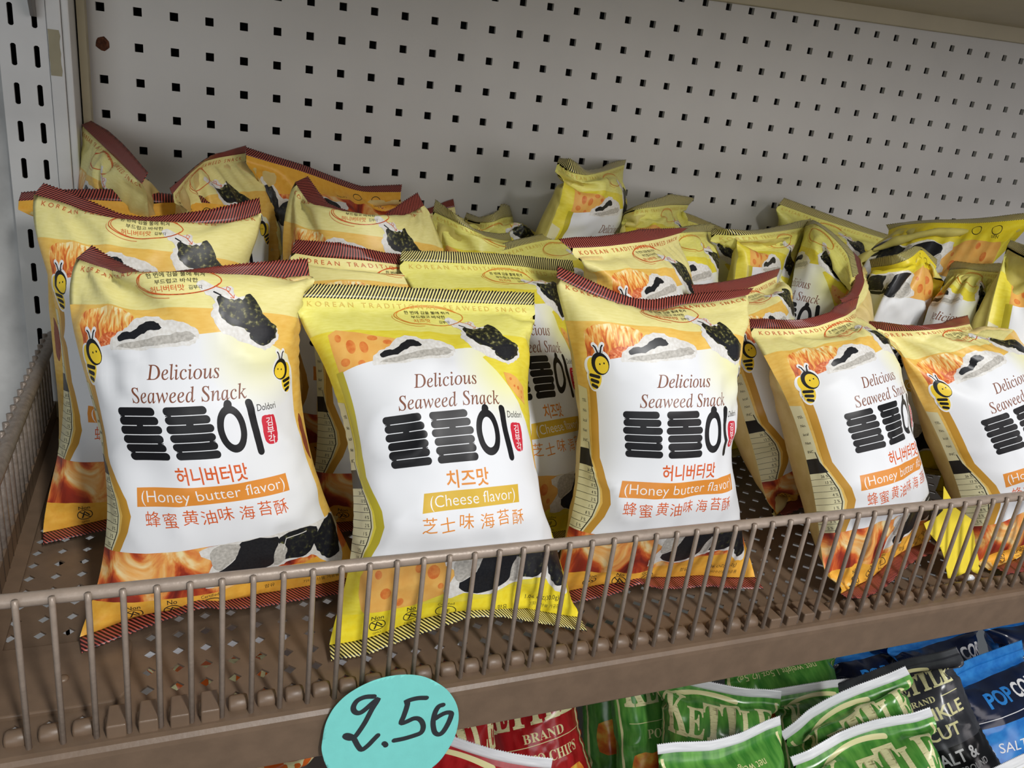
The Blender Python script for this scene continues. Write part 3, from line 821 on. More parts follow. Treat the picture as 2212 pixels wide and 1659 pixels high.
def bee(a, x, y, s, f):
    q = lambda px, py: (x+f*px*s, y+py*s)
    def el(px, py, rx, ry, m, n=20, rot=0): a.ellipse(x+f*px*s, y+py*s, rx*s, ry*s, m, n, rot*f)
    a.k += 1
    for px, py, rx, ry in ((1.4,-2.0,5.6,6.6),(-2.6,5.8,4.8,6.2),(-4.0,-1.0,4.4,5.0),(-4.2,4.6,3.6,4.4)):
        a.ellipse(x+f*px*s, y+py*s, rx*s, ry*s, I['white'], 20, 0.25*f, layer=False)
    for dx in (-1.0, 2.2): a.stroke([q(1.0+dx*.4,-7), q(0.6+dx,-10.6), q(0.2+dx*1.5,-11.4)], 2.6*s, I['white'], layer=False)
    el(-3.6,-1.0,3.0,4.2,I['beeY']); el(-4.0,4.4,2.4,3.4,I['beeY'])
    el(-2.4,5.8,3.5,5.2,I['beeY'],20,0.3)
    for k in range(3): a.stroke([q(-5.0+.3*k,3.6+2.5*k), q(-0.3-0.8*k,4.6+2.5*k)], 1.7*s, I['black'])
    el(1.2,-2.0,5.0,5.6,I['black'],24,-0.2); el(2.0,-1.4,3.7,4.3,I['beeY'],24,-0.2)
    el(1.0,-1.8,.45,.5,I['black'],8); el(3.4,-2.2,.45,.5,I['black'],8)
    for dx in (-1.0, 2.2): a.stroke([q(1.0+dx*.4,-7), q(0.6+dx,-10.2), q(0.2+dx*1.5,-11.0)], 0.75*s, I['black'])
def doldori(a, k, x, y):
    """the big stacked lettering: rounded bars bridged at their ends"""
    w, p = 4.0, 4.4
    B = I['black']; g = w/2
    def bar(x0, xa, xb, j):
        yy = y+p*j
        pts = [(x0+xa+g*.0+g-g*math.sin(t), yy-g*math.cos(t)) for t in np.linspace(0, math.pi, 9)]+[(x0+xb-g+g*math.sin(t), yy+g*math.cos(t)) for t in np.linspace(0, math.pi, 9)]
        a.poly(pts, B, layer=False)
    def bridge(x0, xa, xb, j): a.rect(x0+xa, y+p*j+g-.02, x0+xb, y+p*(j+1)-g+.02, B, layer=False)
    for x0 in (x, x+26.0):
        a.k += 1
        for xa, xb, j in ((0.4,22.0,0),(0.6,23.0,1),(0.3,24.0,2),(1.2,23.8,3),(1.4,24.0,4),(1.8,24.6,5)): bar(x0, xa, xb, j)
        bridge(x0, 1.2, 4.2, 0); bridge(x0, 10.6, 14.2, 1); bridge(x0, 20.2, 23.2, 3); bridge(x0, 2.6, 5.4, 4)
    a.k += 1
    cx, cy = x+59.0, y+10.4
    n = 40
    ring_o = [(cx+7.6*math.cos(t), cy+11.8*math.sin(t)) for t in np.linspace(0, 2*math.pi, n+1)[:-1]]
    ring_i = [(cx+4.2*math.cos(t), cy+7.8*math.sin(t)) for t in np.linspace(0, 2*math.pi, n+1)[:-1]]
    a.tri(ring_o+ring_i, [(i, (i+1) % n, n+(i+1) % n, n+i) for i in range(n)], B)
    a.stroke([(cx-.2,cy-11.2),(cx+.2,cy-12.4)], 4.2, B)
    a.stroke([(x+70.4,y-1.6),(x+72.6,y+23.6)], 4.1, B)
def speech(a, kind, lite):
    o = I['orange'] if kind == 'H' else I['orangeK']
    a.stroke(arc_pts(1,11,21.5,7.6,-200,170,40), 0.55, o)
    a.stroke(arc_pts(1.6,10.6,20.6,8.0,20,330,36), 0.42, o, layer=False)
    a.stroke(arc_pts(-2.5,12.2,19.5,8.0,95,190,14), 0.25, o, layer=False)
    a.stroke([(19.5,15.2),(22.5,16.6),(25.4,18.2),(26.2,16.4),(24.6,15.4),(23.9,17.2),(25.8,19.6),(27.2,21.4)], 0.42, o)
    a.stroke([(25.6,21.3),(27.3,21.7),(27.6,20.0)], 0.38, o, layer=False)
    if not lite:
        a.text('한 번에 김을 불에 튀겨', 0.5, 8.6, 2.9, I['ink'], sx=1.05)
        a.text('부드럽고 바삭한', 0.5, 12.4, 2.9, I['ink'], sx=1.1)
        a.text('허니버터맛' if kind == 'H' else '치즈맛', -4.5, 16.4, 3.5, o, sx=1.1)
        a.text('김부각', 9.5, 16.1, 2.5, I['ink'])
def chips(a):
    # rice chip on the left, seaweed chip on the right
    blob(a, [(-41,46),(-38,39),(-31,36),(-24,30),(-14,28),(-8,31),(-1,32),(6,36),(8,41),(2,44),(-10,44.5),(-24,46)], I['chip'], 1.1, 5)
    blob(a, [(-37,44.5),(-26,42),(-10,39),(2,37),(6,40),(1,42),(-10,43),(-24,45)], I['chipgrey'], 1.0, 8)
    blob(a, [(-36,41.5),(-33,37.5),(-27,37.2),(-22,33.5),(-15,31.2),(-12,33),(-11,35.6),(-18,37),(-26,40.5)], I['weeddark'], 1.0, 6)
    blob(a, [(10,14),(14,11.5),(19,15.5),(27,15),(28.5,20),(36,22),(40,27),(43,33),(50,37),(51,43),(46,46.5),(39,48),(31,44),(24,41),(17,36),(15.5,28),(18,23),(13,18)], I['chip'], 1.2, 9)
    blob(a, [(19.5,20.5),(25,22),(31,22),(36.5,19.5),(39.5,24),(42,30),(46,34),(50.5,38),(48,43.5),(41,46),(35,43),(33,38),(26,35.5),(20,31)], I['weed'], 1.3, 11)
    blob(a, [(21,28),(27,32),(36,36),(44,36),(49,39),(47,42.5),(41,45),(36,42.5),(33.5,37.5),(26,34.5),(21,31)], I['weeddark'], 1.0, 12)
    a.stroke([(18,18),(21,20),(20.4,22.4)], 0.8, I['weeddark'])
def bottom(a, kind):
    H_ = kind == 'H'
    a.poly([(-75,147),(75,147),(75,176),(45,174),(10,179),(-20,177),(-75,176)], I['honeylow'] if H_ else I['yel'])
    if not H_:
        blob(a, [(-57,147.5),(-8,147.5),(-10,166),(-30,176),(-56,176)], I['cheese'], .6, 3)
        for x, y, r in ((-20,155,3.4),(-28,152,2.0),(-46,163,3.0),(-16,164,1.6),(-38,171,2.2),(-50,152,2.0)): a.ellipse(x, y, r, r*1.2, I['cheesehole'], 14)
    a.poly([(-75,174),(-56,173),(-30,176),(-6,177),(8,176),(28,170),(50,168),(62,172),(75,168),(75,190),(-75,190)], I['botH'] if H_ else I['botK'])
    blob(a, [(-9,147),(-8,158),(-14,168),(-12,174),(-3,171),(8,174),(24,169),(33,166),(46,165),(50,168),(57,175),(66,175),(70,160),(73,147)], I['chip'], 1.2, 21)
    blob(a, [(8,147.5),(3,158),(-6,164),(-3,170),(8,172),(22,167),(25,158),(28,147.5)], I['weeddark'], 1.0, 22)
    blob(a, [(31,147.5),(28,156),(30,164),(46,162),(53,147.5)], I['weedlow'], 1.0, 23)
    blob(a, [(57,147.5),(50,158),(53,168),(60,172),(67,168),(70,158),(72.5,147.5)], I['weedlow'], 1.2, 24)
    blob(a, [(-6,148),(7,148.5),(3,157),(-6,163),(-9,156)], I['chipgrey'], .9, 25)
    blob(a, [(24,158),(29,152),(32,157),(29,165),(24,166.5)], I['chipgrey'], .9, 26)
    a.stroke([(30,157),(33,150),(46,148.5)], .5, I['chip'])
def icons(a):
    T = I['ink']
    for x, y, s_, t in ((-50,181.5,'Non','GMO'),(-31,182,'No','Trans Fat')):
        a.text(s_, x, y-2.6, 4.0, T, weight=.008)
        a.stroke(arc_pts(x,y+1.4,4.4,3.2,0,360,22), .55, T); a.stroke([(x-3.2,y-.8),(x+3.2,y+3.6)], .55, T, layer=False)
        a.stroke([(x-1.6,y+3.2),(x,y-.6),(x+2.4,y+1.8)], .9, T, layer=False)
        a.text(t, x, y+7.2, 2.0, T)
    a.text('Certified', -12, 179.0, 2.6, T); a.stroke(arc_pts(-12,183,5.6,3.2,0,360,22), .5, T); a.text('GF', -12, 184.4, 3.6, T, weight=.01); a.text('Gluten-Free', -12, 188.6, 1.9, T)
    a.text('1.06 OZ(30.0g)', 48, 181, 4.2, T, sx=.95); a.text('함유', 20, 184, 3.4, T); a.text('기타수산물 가공품', 50, 186, 2.9, T)
def nutrition(a, gold, lite):
    """left edge: wavy coloured border of the panel and the start of the nutrition table"""
    edge = [(-59,46),(-58.5,70),(-58.2,92),(-57.5,102),(-53,111),(-48.5,120),(-47,128),(-50,136),(-54,142),(-57,147)]
    out = [(x-5.5, y) for x, y in edge]
    a.poly(edge+out[::-1], gold)
    lo = [(-75,60),(-66.5,62),(-65.5,94),(-63.5,104),(-59,112),(-55.5,120),(-54.5,128),(-57,137),(-62,146),(-66,156),(-69,168),(-75,176)]
    a.poly(lo, I['table'])
    a.stroke([(x-1.6, y) for x, y in lo[2:-1]], 0.7, I['ink'])
    a.poly([(-75,98),(-66.8,98),(-61.5,108),(-75,108)], I['ink'])
    if not lite:
        for k in range(9):
            y = 112+k*4.2; xr = np.interp(y, [p[1] for p in lo], [p[0] for p in lo])-1.8
            a.stroke([(-75,y),(xr,y)], 0.22, I['ink'], layer=(k == 0))
            a.text(['26 %','13 %','0 %','4 %','2 %','1 %','8 %','3 %','5 %'][k], xr-1.2, y-.8, 2.6, I['ink'], align='RIGHT', layer=False)
        for k in range(5): a.text(['TEL','No.','kcal','Net','INC'][k], -68, 70+k*6, 2.6, I['ink'], align='RIGHT', layer=False)
def snack_art(kind, lite=False):
    H_ = kind == 'H'
    a = Art(150, 190)
    gold = I['gold'] if H_ else I['yel']
    a.poly([(-75,22.5)]+[(x, 23+0.0006*(x+60)**2) for x in range(-60, 76, 9)]+[(75,150),(-75,150)], gold)
    if H_:
        blob(a, [(-62,30),(-57,26),(-48,24.4),(-38,24.4),(-30,26),(-26,29),(-27,33),(-31,38),(-36,46),(-60,47),(-62,40)], I['comb'], .7, 2)
        blob(a, [(-47,40),(-41,37.5),(-35,39),(-33,44),(-40,47),(-48,46)], I['combdrop'], .3, 3)
    else:
        a.poly([(-62,25),(-57,22.5),(-46,25),(-28,29),(-16,33),(-20,46),(-62,50)], I['cheese'])
        for x, y, rx, ry in ((-44,35,2.4,3.6),(-51,34,2.6,4.2),(-57,28,1.8,2.4),(-38,29,3.0,1.8),(-30,32,2.6,1.6),(-56,42,2.8,2.2),(-47,44,2.0,1.6)): a.ellipse(x, y, rx, ry, I['cheesehole'], 16)
    # panel
    edge = [(-59,46),(-58.5,70),(-58.2,92),(-57.5,102),(-53,111),(-48.5,120),(-47,128),(-50,136),(-54,142),(-57,147)]
    top = [(-59,46.5),(-40,43.4),(-20,41.2),(0,39.4),(20,38.2),(33,39.5)]
    right = [(44,45),(57,52),(61,60),(62,110),(62.5,147)] if H_ else [(24,44),(31,52),(38,62),(47,77),(54,92),(60,112),(62,130),(63,147)]
    a.poly(top+right+edge[::-1][:-1], I['panelH'] if H_ else I['panelK'])
    nutrition(a, I['gold2'] if H_ else I['yelgreen'], lite)
    chips(a)
    bottom(a, kind)
    speech(a, kind, lite)
    if H_:
        bee(a, -55.5, 49.5, 1.15, 1); bee(a, 52.0, 61, 1.0, -1)
        blob(a, [(66,86),(70,90),(71,102),(68,113),(64,104),(63.5,94)], I['nut'], .4, 4)
    else:
        a.poly([(36,53),(41,54),(53,61),(52,71),(43,67),(37,60)], I['cheese'])
        for x, y, r in ((40,57,.9),(45,62,1.2),(49,64,1.0),(48,67,.8),(42,61,.7)): a.ellipse(x, y, r, r, I['cheesehole'], 10)
        a.poly([(56,90),(66,83),(65,97),(61,108),(57.5,106)], I['cheese'])
        for x, y, r in ((60,91,1.0),(61,98,1.2)): a.ellipse(x, y, r, r, I['cheesehole'], 10)
    a.text(mathit('Delicious'), -3, 60.5, 10.4, I['brown'], fit=37, weight=.004)
    a.text(mathit('Seaweed Snack'), -2, 71.5, 10.4, I['brown'], fit=60, weight=.004)
    doldori(a, kind, -42.5, 75.6)
    a.text('허니버터맛' if H_ else '치즈맛', 1, 111.4, 9.6, I['orange'] if H_ else I['orangeK'], fit=(37 if H_ else 24), weight=.016)
    a.poly([(-41.5,113.4),(42,113.4),(42,123),(-42.5,123)] if H_ else [(-24,113.4),(32,113.4),(32,122.8),(-25.5,122.8)], I['stripH'] if H_ else I['stripK'])
    a.text('(Honey butter flavor)' if H_ else '(Cheese flavor)', 0 if H_ else 4, 120.8, 8.4, I['white'], fit=(79 if H_ else 50), weight=-.008)
    if not lite:
        a.text('Doldori', 38, 78.6, 5.0, I['ink'], fit=12.5)
        blob(a, [(33.7,83),(35,81.4),(39.6,81.4),(41.9,82.6),(42.2,88),(41.5,94),(40.2,96.4),(36,96.4),(33.8,94),(33.4,88)], I['red'], .25, 7)
        for k, ch in enumerate('김부각'): a.text(ch, 37.9, 86.6+k*4.7, 5.0, I['white'], weight=.006, layer=(k == 0))
        s_ = '蜂蜜黄油味海苔酥' if H_ else '芝士味海苔酥'
        xs_ = [-35,-25,-15,-5.5,3.5,14.5,24.5,34] if H_ else [-22,-12,-2,10,20,30]
        for k, ch in enumerate(s_): a.text(ch, xs_[k], 133.0+(0.6 if k % 2 else -.3), 8.8, I['orange'] if H_ else I['orangeK'], rot=random.Random(k).uniform(-.08,.08), res=2, layer=(k == 0))
        a.text('KOREAN TRADITIONAL SEAWEED SNACK', 0, 5.0, 4.2, I['redlet'] if H_ else I['tan'], fit=138, spacing=1.6)
        icons(a)
    else:
        a.text('Non', -50, 179, 4.0, I['ink']); a.stroke(arc_pts(-50,182.6,4.4,3.2,0,360,16), .6, I['ink']); a.stroke(arc_pts(-31,183,4.4,3.2,0,360,16), .6, I['ink'])
        a.text('Certified', -12, 180, 2.8, I['ink'])
        a.text('KOREAN TRADITIONAL SEAWEED SNACK', 0, 5.0, 4.2, I['redlet'] if H_ else I['tan'], fit=138, spacing=1.6, res=1)
    return a.cut(FNU, FNV)
ART = {(k, l): snack_art(k, l) for k in 'HK' for l in (False, True)}

# ------------------------------------------------------------------ the snack bags
BAGS = {
 'A': {"k":"H","f":0,"T":[[0.005,0.1544,0.1778],[0.0163,0.1406,0.1774],[0.0263,0.1259,0.1784],[0.0364,0.1111,0.1793],[0.053,0.1057,0.181],[0.0706,0.1077,0.1808],[0.0881,0.1108,0.1804],[0.105,0.1165,0.1791],[0.1219,0.1223,0.1778]],"S":[[0.0074,0.006,0.0063],[0.0083,0.006,0.0022],[0.0109,0.006,-0.0015],[0.0115,0.0047,0.0013],[0.0106,0.0057,0.0035],[0.0069,0.006,0.0057],[0.0031,0.006,0.0076],[0.0008,0.006,0.0094],[-0.0008,0.006,0.011]],"B":[[0.0058,0.0635,0.004],[0.0245,0.0697,0.0063],[0.0434,0.0717,0.0112],[0.0603,0.0671,0.02],[0.0779,0.0719,0.0128],[0.097,0.0763,0.0092],[0.1159,0.0818,0.0069],[0.1354,0.0851,0.0053],[0.1535,0.0928,0.004]]},
 'B': {"k":"K","f":0,"T":[[0.1139,0.115,0.1699],[0.1315,0.115,0.1697],[0.1491,0.115,0.1695],[0.1667,0.115,0.1692],[0.1843,0.115,0.169],[0.2019,0.115,0.1688],[0.2195,0.115,0.1686],[0.2371,0.115,0.1684],[0.2547,0.115,0.1682]],"S":[[0.0013,0.0063,0.0063],[-0.0004,0.0061,0.0066],[-0.0017,0.006,0.0071],[-0.0024,0.006,0.007],[-0.0027,0.006,0.0067],[-0.0025,0.006,0.0065],[-0.0017,0.006,0.0065],[-0.0004,0.0061,0.0066],[0.0016,0.0061,0.0064]],"B":[[0.1257,0.0327,0.003],[0.1447,0.0314,0.0044],[0.1632,0.0336,0.0085],[0.181,0.0314,0.0151],[0.1989,0.0292,0.0214],[0.2167,0.0258,0.0211],[0.2342,0.0281,0.0139],[0.252,0.0292,0.0069],[0.2704,0.026,0.003]]},
 'C': {"k":"H","f":0,"T":[[0.258,0.096,0.19],[0.2745,0.0931,0.1836],[0.2909,0.0884,0.1784],[0.308,0.0853,0.1744],[0.3256,0.0859,0.1742],[0.3427,0.0885,0.1783],[0.3605,0.0905,0.1788],[0.3781,0.0929,0.1804],[0.3955,0.096,0.1831]],"S":[[0.0029,0.0064,0.0056],[0.0011,0.006,0.0072],[-0.0015,0.006,0.0076],[-0.0036,0.006,0.0065],[-0.0033,0.0065,0.0052],[-0.001,0.0084,0.0032],[0.0015,0.0076,0.0046],[0.0044,0.0065,0.0044],[0.0084,0.006,0.0033]],"B":[[0.2599,0.0492,0.004],[0.2783,0.0478,0.0071],[0.2958,0.0434,0.0119],[0.3113,0.0393,0.0216],[0.3268,0.043,0.0124],[0.3454,0.0431,0.0101],[0.3639,0.0407,0.0111],[0.3823,0.0385,0.008],[0.4,0.0322,0.01]]},
 'D': {"k":"H","f":0,"T":[[0.4217,0.118,0.1539],[0.4348,0.1097,0.1561],[0.4482,0.1021,0.1587],[0.4633,0.1001,0.1612],[0.4782,0.103,0.1643],[0.4931,0.1066,0.1675],[0.5057,0.1155,0.1671],[0.5178,0.1253,0.1661],[0.53,0.135,0.1651]],"S":[[0.0032,0.0067,0.0051],[-0.0055,0.006,0.0061],[-0.0104,0.0045,0.0052],[-0.0114,0.0036,0.0037],[-0.0118,0.0036,0.0023],[-0.0119,0.0035,0.0015],[-0.0109,0.0053,0.0032],[-0.003,0.0065,0.0055],[0.0061,0.006,0.0083]],"B":[[0.4524,0.0095,0.006],[0.4669,0.0144,0.005],[0.4814,0.0192,0.0039],[0.4959,0.0241,0.0039],[0.5099,0.029,0.0076],[0.524,0.0338,0.0113],[0.5386,0.0379,0.0125],[0.5535,0.0415,0.0118],[0.5684,0.045,0.011]]},
 'E': {"k":"H","f":0,"T":[[0.5305,0.118,0.1534],[0.5401,0.1062,0.1564],[0.5517,0.0972,0.1595],[0.5658,0.0924,0.1621],[0.581,0.0954,0.1624],[0.596,0.0989,0.1625],[0.6097,0.1059,0.1612],[0.6234,0.113,0.1599],[0.6372,0.12,0.1586]],"S":[[0.0044,0.006,0.0055],[-0.0058,0.006,0.0056],[-0.0112,0.0043,0.0035],[-0.012,0.0031,0.0019],[-0.012,0.0032,0.0017],[-0.0119,0.0034,0.0016],[-0.0112,0.0049,0.0026],[-0.0058,0.006,0.0039],[0.0025,0.0065,0.0057]],"B":[[0.6013,0.0125,0.006],[0.6186,0.0168,0.0044],[0.6359,0.021,0.0029],[0.6528,0.0257,0.0043],[0.6694,0.0309,0.0084],[0.686,0.0361,0.0124],[0.7036,0.039,0.0118],[0.7212,0.042,0.0111],[0.7388,0.045,0.0105]]},
 'F': {"k":"K","f":0,"T":[[0.7042,0.16,0.2157],[0.695,0.1423,0.2138],[0.6884,0.124,0.2121],[0.6886,0.1051,0.2109],[0.7085,0.1073,0.2112],[0.7284,0.1095,0.2114],[0.7473,0.1155,0.213],[0.7658,0.1227,0.2149],[0.7844,0.13,0.2169]],"S":[[0.0097,0.0059,0.0052],[0.009,0.0055,0.0067],[0.0054,0.006,0.0094],[-0.0064,0.005,0.0095],[-0.0084,0.0051,0.0077],[-0.0094,0.0045,0.0069],[-0.0078,0.006,0.0073],[-0.0011,0.0061,0.0065],[0.0055,0.006,0.0066]],"B":[[0.655,0.115,0.01],[0.6688,0.11,0.01],[0.6825,0.105,0.01],[0.6962,0.1,0.01],[0.71,0.095,0.01],[0.7238,0.09,0.01],[0.7375,0.085,0.01],[0.7512,0.08,0.01],[0.765,0.075,0.01]]},
 'G': {"k":"H","f":0,"T":[[-0.026,0.2378,0.1971],[-0.0099,0.2305,0.1946],[0.004,0.2198,0.1913],[0.0185,0.2104,0.187],[0.0355,0.2052,0.187],[0.0531,0.2069,0.1891],[0.0707,0.2097,0.1901],[0.0881,0.2136,0.1912],[0.103,0.2214,0.1968]],"S":[[0.0049,0.006,0.0064],[0.0037,0.0061,0.0055],[0.0045,0.0062,0.0048],[0.0044,0.0062,0.0048],[0.0028,0.0071,0.0047],[0.0003,0.0071,0.0055],[-0.0016,0.006,0.0075],[-0.0028,0.006,0.0103],[-0.0008,0.006,0.009]],"B":[[-0.026,0.17,0.004],[-0.009,0.1739,0.005],[0.0081,0.1777,0.0061],[0.0251,0.1816,0.0071],[0.0422,0.1852,0.0079],[0.0597,0.1864,0.0069],[0.0771,0.1876,0.0059],[0.0946,0.1888,0.005],[0.112,0.19,0.004]]},
 'I': {"k":"H","f":1,"T":[[-0.0444,0.293,0.1835],[-0.027,0.29,0.1864],[-0.0092,0.29,0.1875],[0.0087,0.29,0.1877],[0.0264,0.2919,0.1877],[0.0439,0.2954,0.1878],[0.0601,0.302,0.1883],[0.0745,0.3119,0.1871],[0.0903,0.3197,0.184]],"S":[[0.0008,0.0076,0.0047],[-0.0009,0.0075,0.0049],[-0.0029,0.0064,0.0056],[-0.0044,0.006,0.007],[-0.0059,0.006,0.0073],[-0.0069,0.006,0.006],[-0.006,0.006,0.0037],[-0.0031,0.0075,0.0039],[0.0003,0.0085,0.0031]],"B":[[-0.03,0.245,0.004],[-0.0137,0.2481,0.004],[0.0025,0.2512,0.004],[0.0188,0.2544,0.004],[0.035,0.2575,0.004],[0.0512,0.2606,0.004],[0.0675,0.2638,0.004],[0.0838,0.2669,0.004],[0.1,0.27,0.004]]},
 'J': {"k":"H","f":0,"T":[[-0.0142,0.375,0.2288],[-0.008,0.3616,0.2251],[-0.0017,0.3482,0.2215],[0.0045,0.3348,0.2178],[0.0104,0.3212,0.2144],[0.0157,0.3072,0.2118],[0.0209,0.2931,0.2092],[0.0261,0.2791,0.2066],[0.0314,0.265,0.204]],"S":[[0.006,0.006,0.0032],[0.0066,0.006,0.005],[0.007,0.006,0.0069],[0.0065,0.006,0.0078],[0.006,0.006,0.0084],[0.0059,0.006,0.0079],[0.0053,0.006,0.0075],[0.0046,0.006,0.0071],[0.0038,0.006,0.007]],"B":[[-0.01,0.335,0.05],[0.0039,0.3246,0.0488],[0.0178,0.3142,0.0477],[0.0317,0.3037,0.0465],[0.0456,0.2933,0.0454],[0.0592,0.2826,0.045],[0.0728,0.2717,0.045],[0.0864,0.2609,0.045],[0.1,0.25,0.045]]},
 'K': {"k":"H","f":0,"T":[[0.0497,0.26,0.1991],[0.0533,0.2745,0.2023],[0.0568,0.289,0.2054],[0.0606,0.3034,0.2085],[0.0655,0.3176,0.2115],[0.0704,0.3317,0.2145],[0.0796,0.3433,0.2164],[0.0903,0.3542,0.218],[0.1009,0.365,0.2195]],"S":[[-0.0017,0.0084,0.0029],[0.0001,0.0084,0.0033],[0.0021,0.0078,0.0039],[0.0036,0.0069,0.0045],[0.0044,0.0062,0.0048],[0.0062,0.006,0.005],[0.0049,0.006,0.0045],[0.003,0.0067,0.0052],[0.0008,0.007,0.0056]],"B":[[0.02,0.3,0.03],[0.0363,0.3061,0.03],[0.0526,0.3122,0.03],[0.0689,0.3183,0.03],[0.0852,0.3245,0.03],[0.1015,0.3306,0.03],[0.1177,0.3371,0.03],[0.1338,0.3435,0.03],[0.15,0.35,0.03]]},
 'L': {"k":"H","f":1,"T":[[0.1002,0.345,0.2201],[0.1172,0.3476,0.2162],[0.1336,0.3535,0.2125],[0.15,0.359,0.208],[0.1664,0.3642,0.203],[0.182,0.3709,0.198],[0.1965,0.3763,0.1944],[0.2111,0.3662,0.1969],[0.2256,0.3561,0.1994]],"S":[[0.0004,0.0071,0.0055],[-0.0022,0.0066,0.0057],[-0.0031,0.0063,0.0056],[-0.0033,0.006,0.0062],[-0.0037,0.006,0.0058],[-0.0027,0.0066,0.0054],[0.0002,0.0081,0.0039],[0.0014,0.0074,0.0049],[0.002,0.0067,0.0057]],"B":[[0.1,0.33,0.012],[0.1175,0.33,0.012],[0.135,0.33,0.012],[0.1525,0.33,0.012],[0.17,0.33,0.012],[0.1875,0.33,0.012],[0.205,0.33,0.012],[0.2225,0.33,0.012],[0.24,0.33,0.012]]},
 'M': {"k":"H","f":0,"T":[[0.1317,0.2948,0.2085],[0.1375,0.2805,0.1995],[0.142,0.2641,0.1941],[0.1528,0.2517,0.1917],[0.1698,0.2468,0.1913],[0.1869,0.2453,0.1882],[0.1996,0.2575,0.1911],[0.2127,0.2688,0.1955],[0.2259,0.2799,0.2002]],"S":[[0.0101,0.0058,0.0045],[0.0097,0.0056,0.0056],[0.0104,0.0052,0.0045],[0.0097,0.006,0.0049],[0.0034,0.0079,0.0026],[-0.0045,0.0074,0.0025],[-0.0043,0.006,0.0054],[-0.0049,0.006,0.0075],[-0.0046,0.006,0.0089]],"B":[[0.13,0.23,0.01],[0.145,0.2306,0.01],[0.16,0.2312,0.01],[0.175,0.2319,0.01],[0.19,0.2325,0.01],[0.205,0.2331,0.01],[0.22,0.2338,0.01],[0.235,0.2344,0.01],[0.25,0.235,0.01]]},
 'N': {"k":"H","f":0,"T":[[0.1216,0.215,0.1731],[0.1375,0.2061,0.173],[0.1554,0.2027,0.173],[0.1734,0.2001,0.173],[0.1908,0.2047,0.1702],[0.2076,0.2115,0.168],[0.2244,0.2185,0.1658],[0.2388,0.2287,0.1622],[0.2526,0.24,0.158]],"S":[[0.0034,0.006,0.0078],[0.0002,0.006,0.0095],[-0.0042,0.006,0.0098],[-0.0082,0.0056,0.0076],[-0.0091,0.0051,0.0069],[-0.0091,0.005,0.0069],[-0.0088,0.0051,0.0072],[-0.0056,0.006,0.0093],[0.001,0.006,0.0086]],"B":[[0.13,0.155,0.004],[0.1465,0.1538,0.0045],[0.163,0.1526,0.0049],[0.1795,0.1515,0.0054],[0.196,0.1503,0.0059],[0.2125,0.151,0.0056],[0.229,0.1523,0.0051],[0.2455,0.1537,0.0045],[0.262,0.155,0.004]]},
 'O': {"k":"K","f":0,"T":[[0.1903,0.2,0.1737],[0.2086,0.197,0.1745],[0.2268,0.1961,0.1748],[0.2451,0.1991,0.174],[0.2633,0.2026,0.1734],[0.2812,0.2069,0.172],[0.2985,0.2128,0.169],[0.3158,0.2188,0.1671],[0.3333,0.225,0.1659]],"S":[[0.0026,0.0061,0.0061],[-0.0017,0.0061,0.0064],[-0.0052,0.006,0.0068],[-0.0071,0.006,0.0069],[-0.0083,0.006,0.0069],[-0.0082,0.006,0.0073],[-0.0063,0.006,0.0084],[-0.0035,0.006,0.008],[0.0,0.006,0.0073]],"B":[[0.235,0.115,0.004],[0.2507,0.115,0.0045],[0.2663,0.115,0.005],[0.282,0.115,0.0054],[0.2976,0.115,0.0059],[0.3132,0.1161,0.0056],[0.3288,0.1174,0.005],[0.3444,0.1187,0.0045],[0.36,0.12,0.004]]},
 'P': {"k":"K","f":0,"T":[[0.2347,0.285,0.1953],[0.2414,0.2706,0.1936],[0.2489,0.2566,0.1916],[0.2594,0.2539,0.1876],[0.2717,0.2624,0.1823],[0.2822,0.274,0.1791],[0.2927,0.2856,0.1759],[0.3029,0.2976,0.1734],[0.3128,0.31,0.1715]],"S":[[0.0031,0.006,0.0089],[-0.0006,0.006,0.0083],[-0.0051,0.006,0.008],[-0.0091,0.0055,0.0067],[-0.0104,0.0049,0.005],[-0.0102,0.0056,0.0045],[-0.0084,0.006,0.0047],[-0.0049,0.006,0.0046],[-0.0005,0.007,0.0056]],"B":[[0.24,0.24,0.01],[0.255,0.2406,0.01],[0.27,0.2412,0.01],[0.285,0.2419,0.01],[0.3,0.2425,0.01],[0.315,0.2431,0.01],[0.33,0.2438,0.01],[0.345,0.2444,0.01],[0.36,0.245,0.01]]},
 'Q': {"k":"K","f":0,"T":[[0.2903,0.375,0.1776],[0.2913,0.3607,0.1785],[0.2922,0.3465,0.1794],[0.296,0.3331,0.1816],[0.303,0.329,0.184],[0.3118,0.3403,0.1848],[0.3203,0.3518,0.1845],[0.3286,0.3634,0.1833],[0.3369,0.375,0.1821]],"S":[[0.004,0.0066,0.0046],[0.0047,0.0066,0.004],[0.0051,0.0065,0.0034],[0.0026,0.0071,0.0048],[-0.0006,0.0072,0.0054],[-0.0015,0.0061,0.0064],[-0.0035,0.0058,0.0105],[-0.0034,0.0051,0.0109],[-0.0021,0.006,0.0087]],"B":[[0.26,0.33,0.02],[0.2738,0.3313,0.02],[0.2875,0.3325,0.02],[0.3012,0.3338,0.02],[0.315,0.335,0.02],[0.3288,0.3363,0.02],[0.3425,0.3375,0.02],[0.3562,0.3388,0.02],[0.37,0.34,0.02]]},
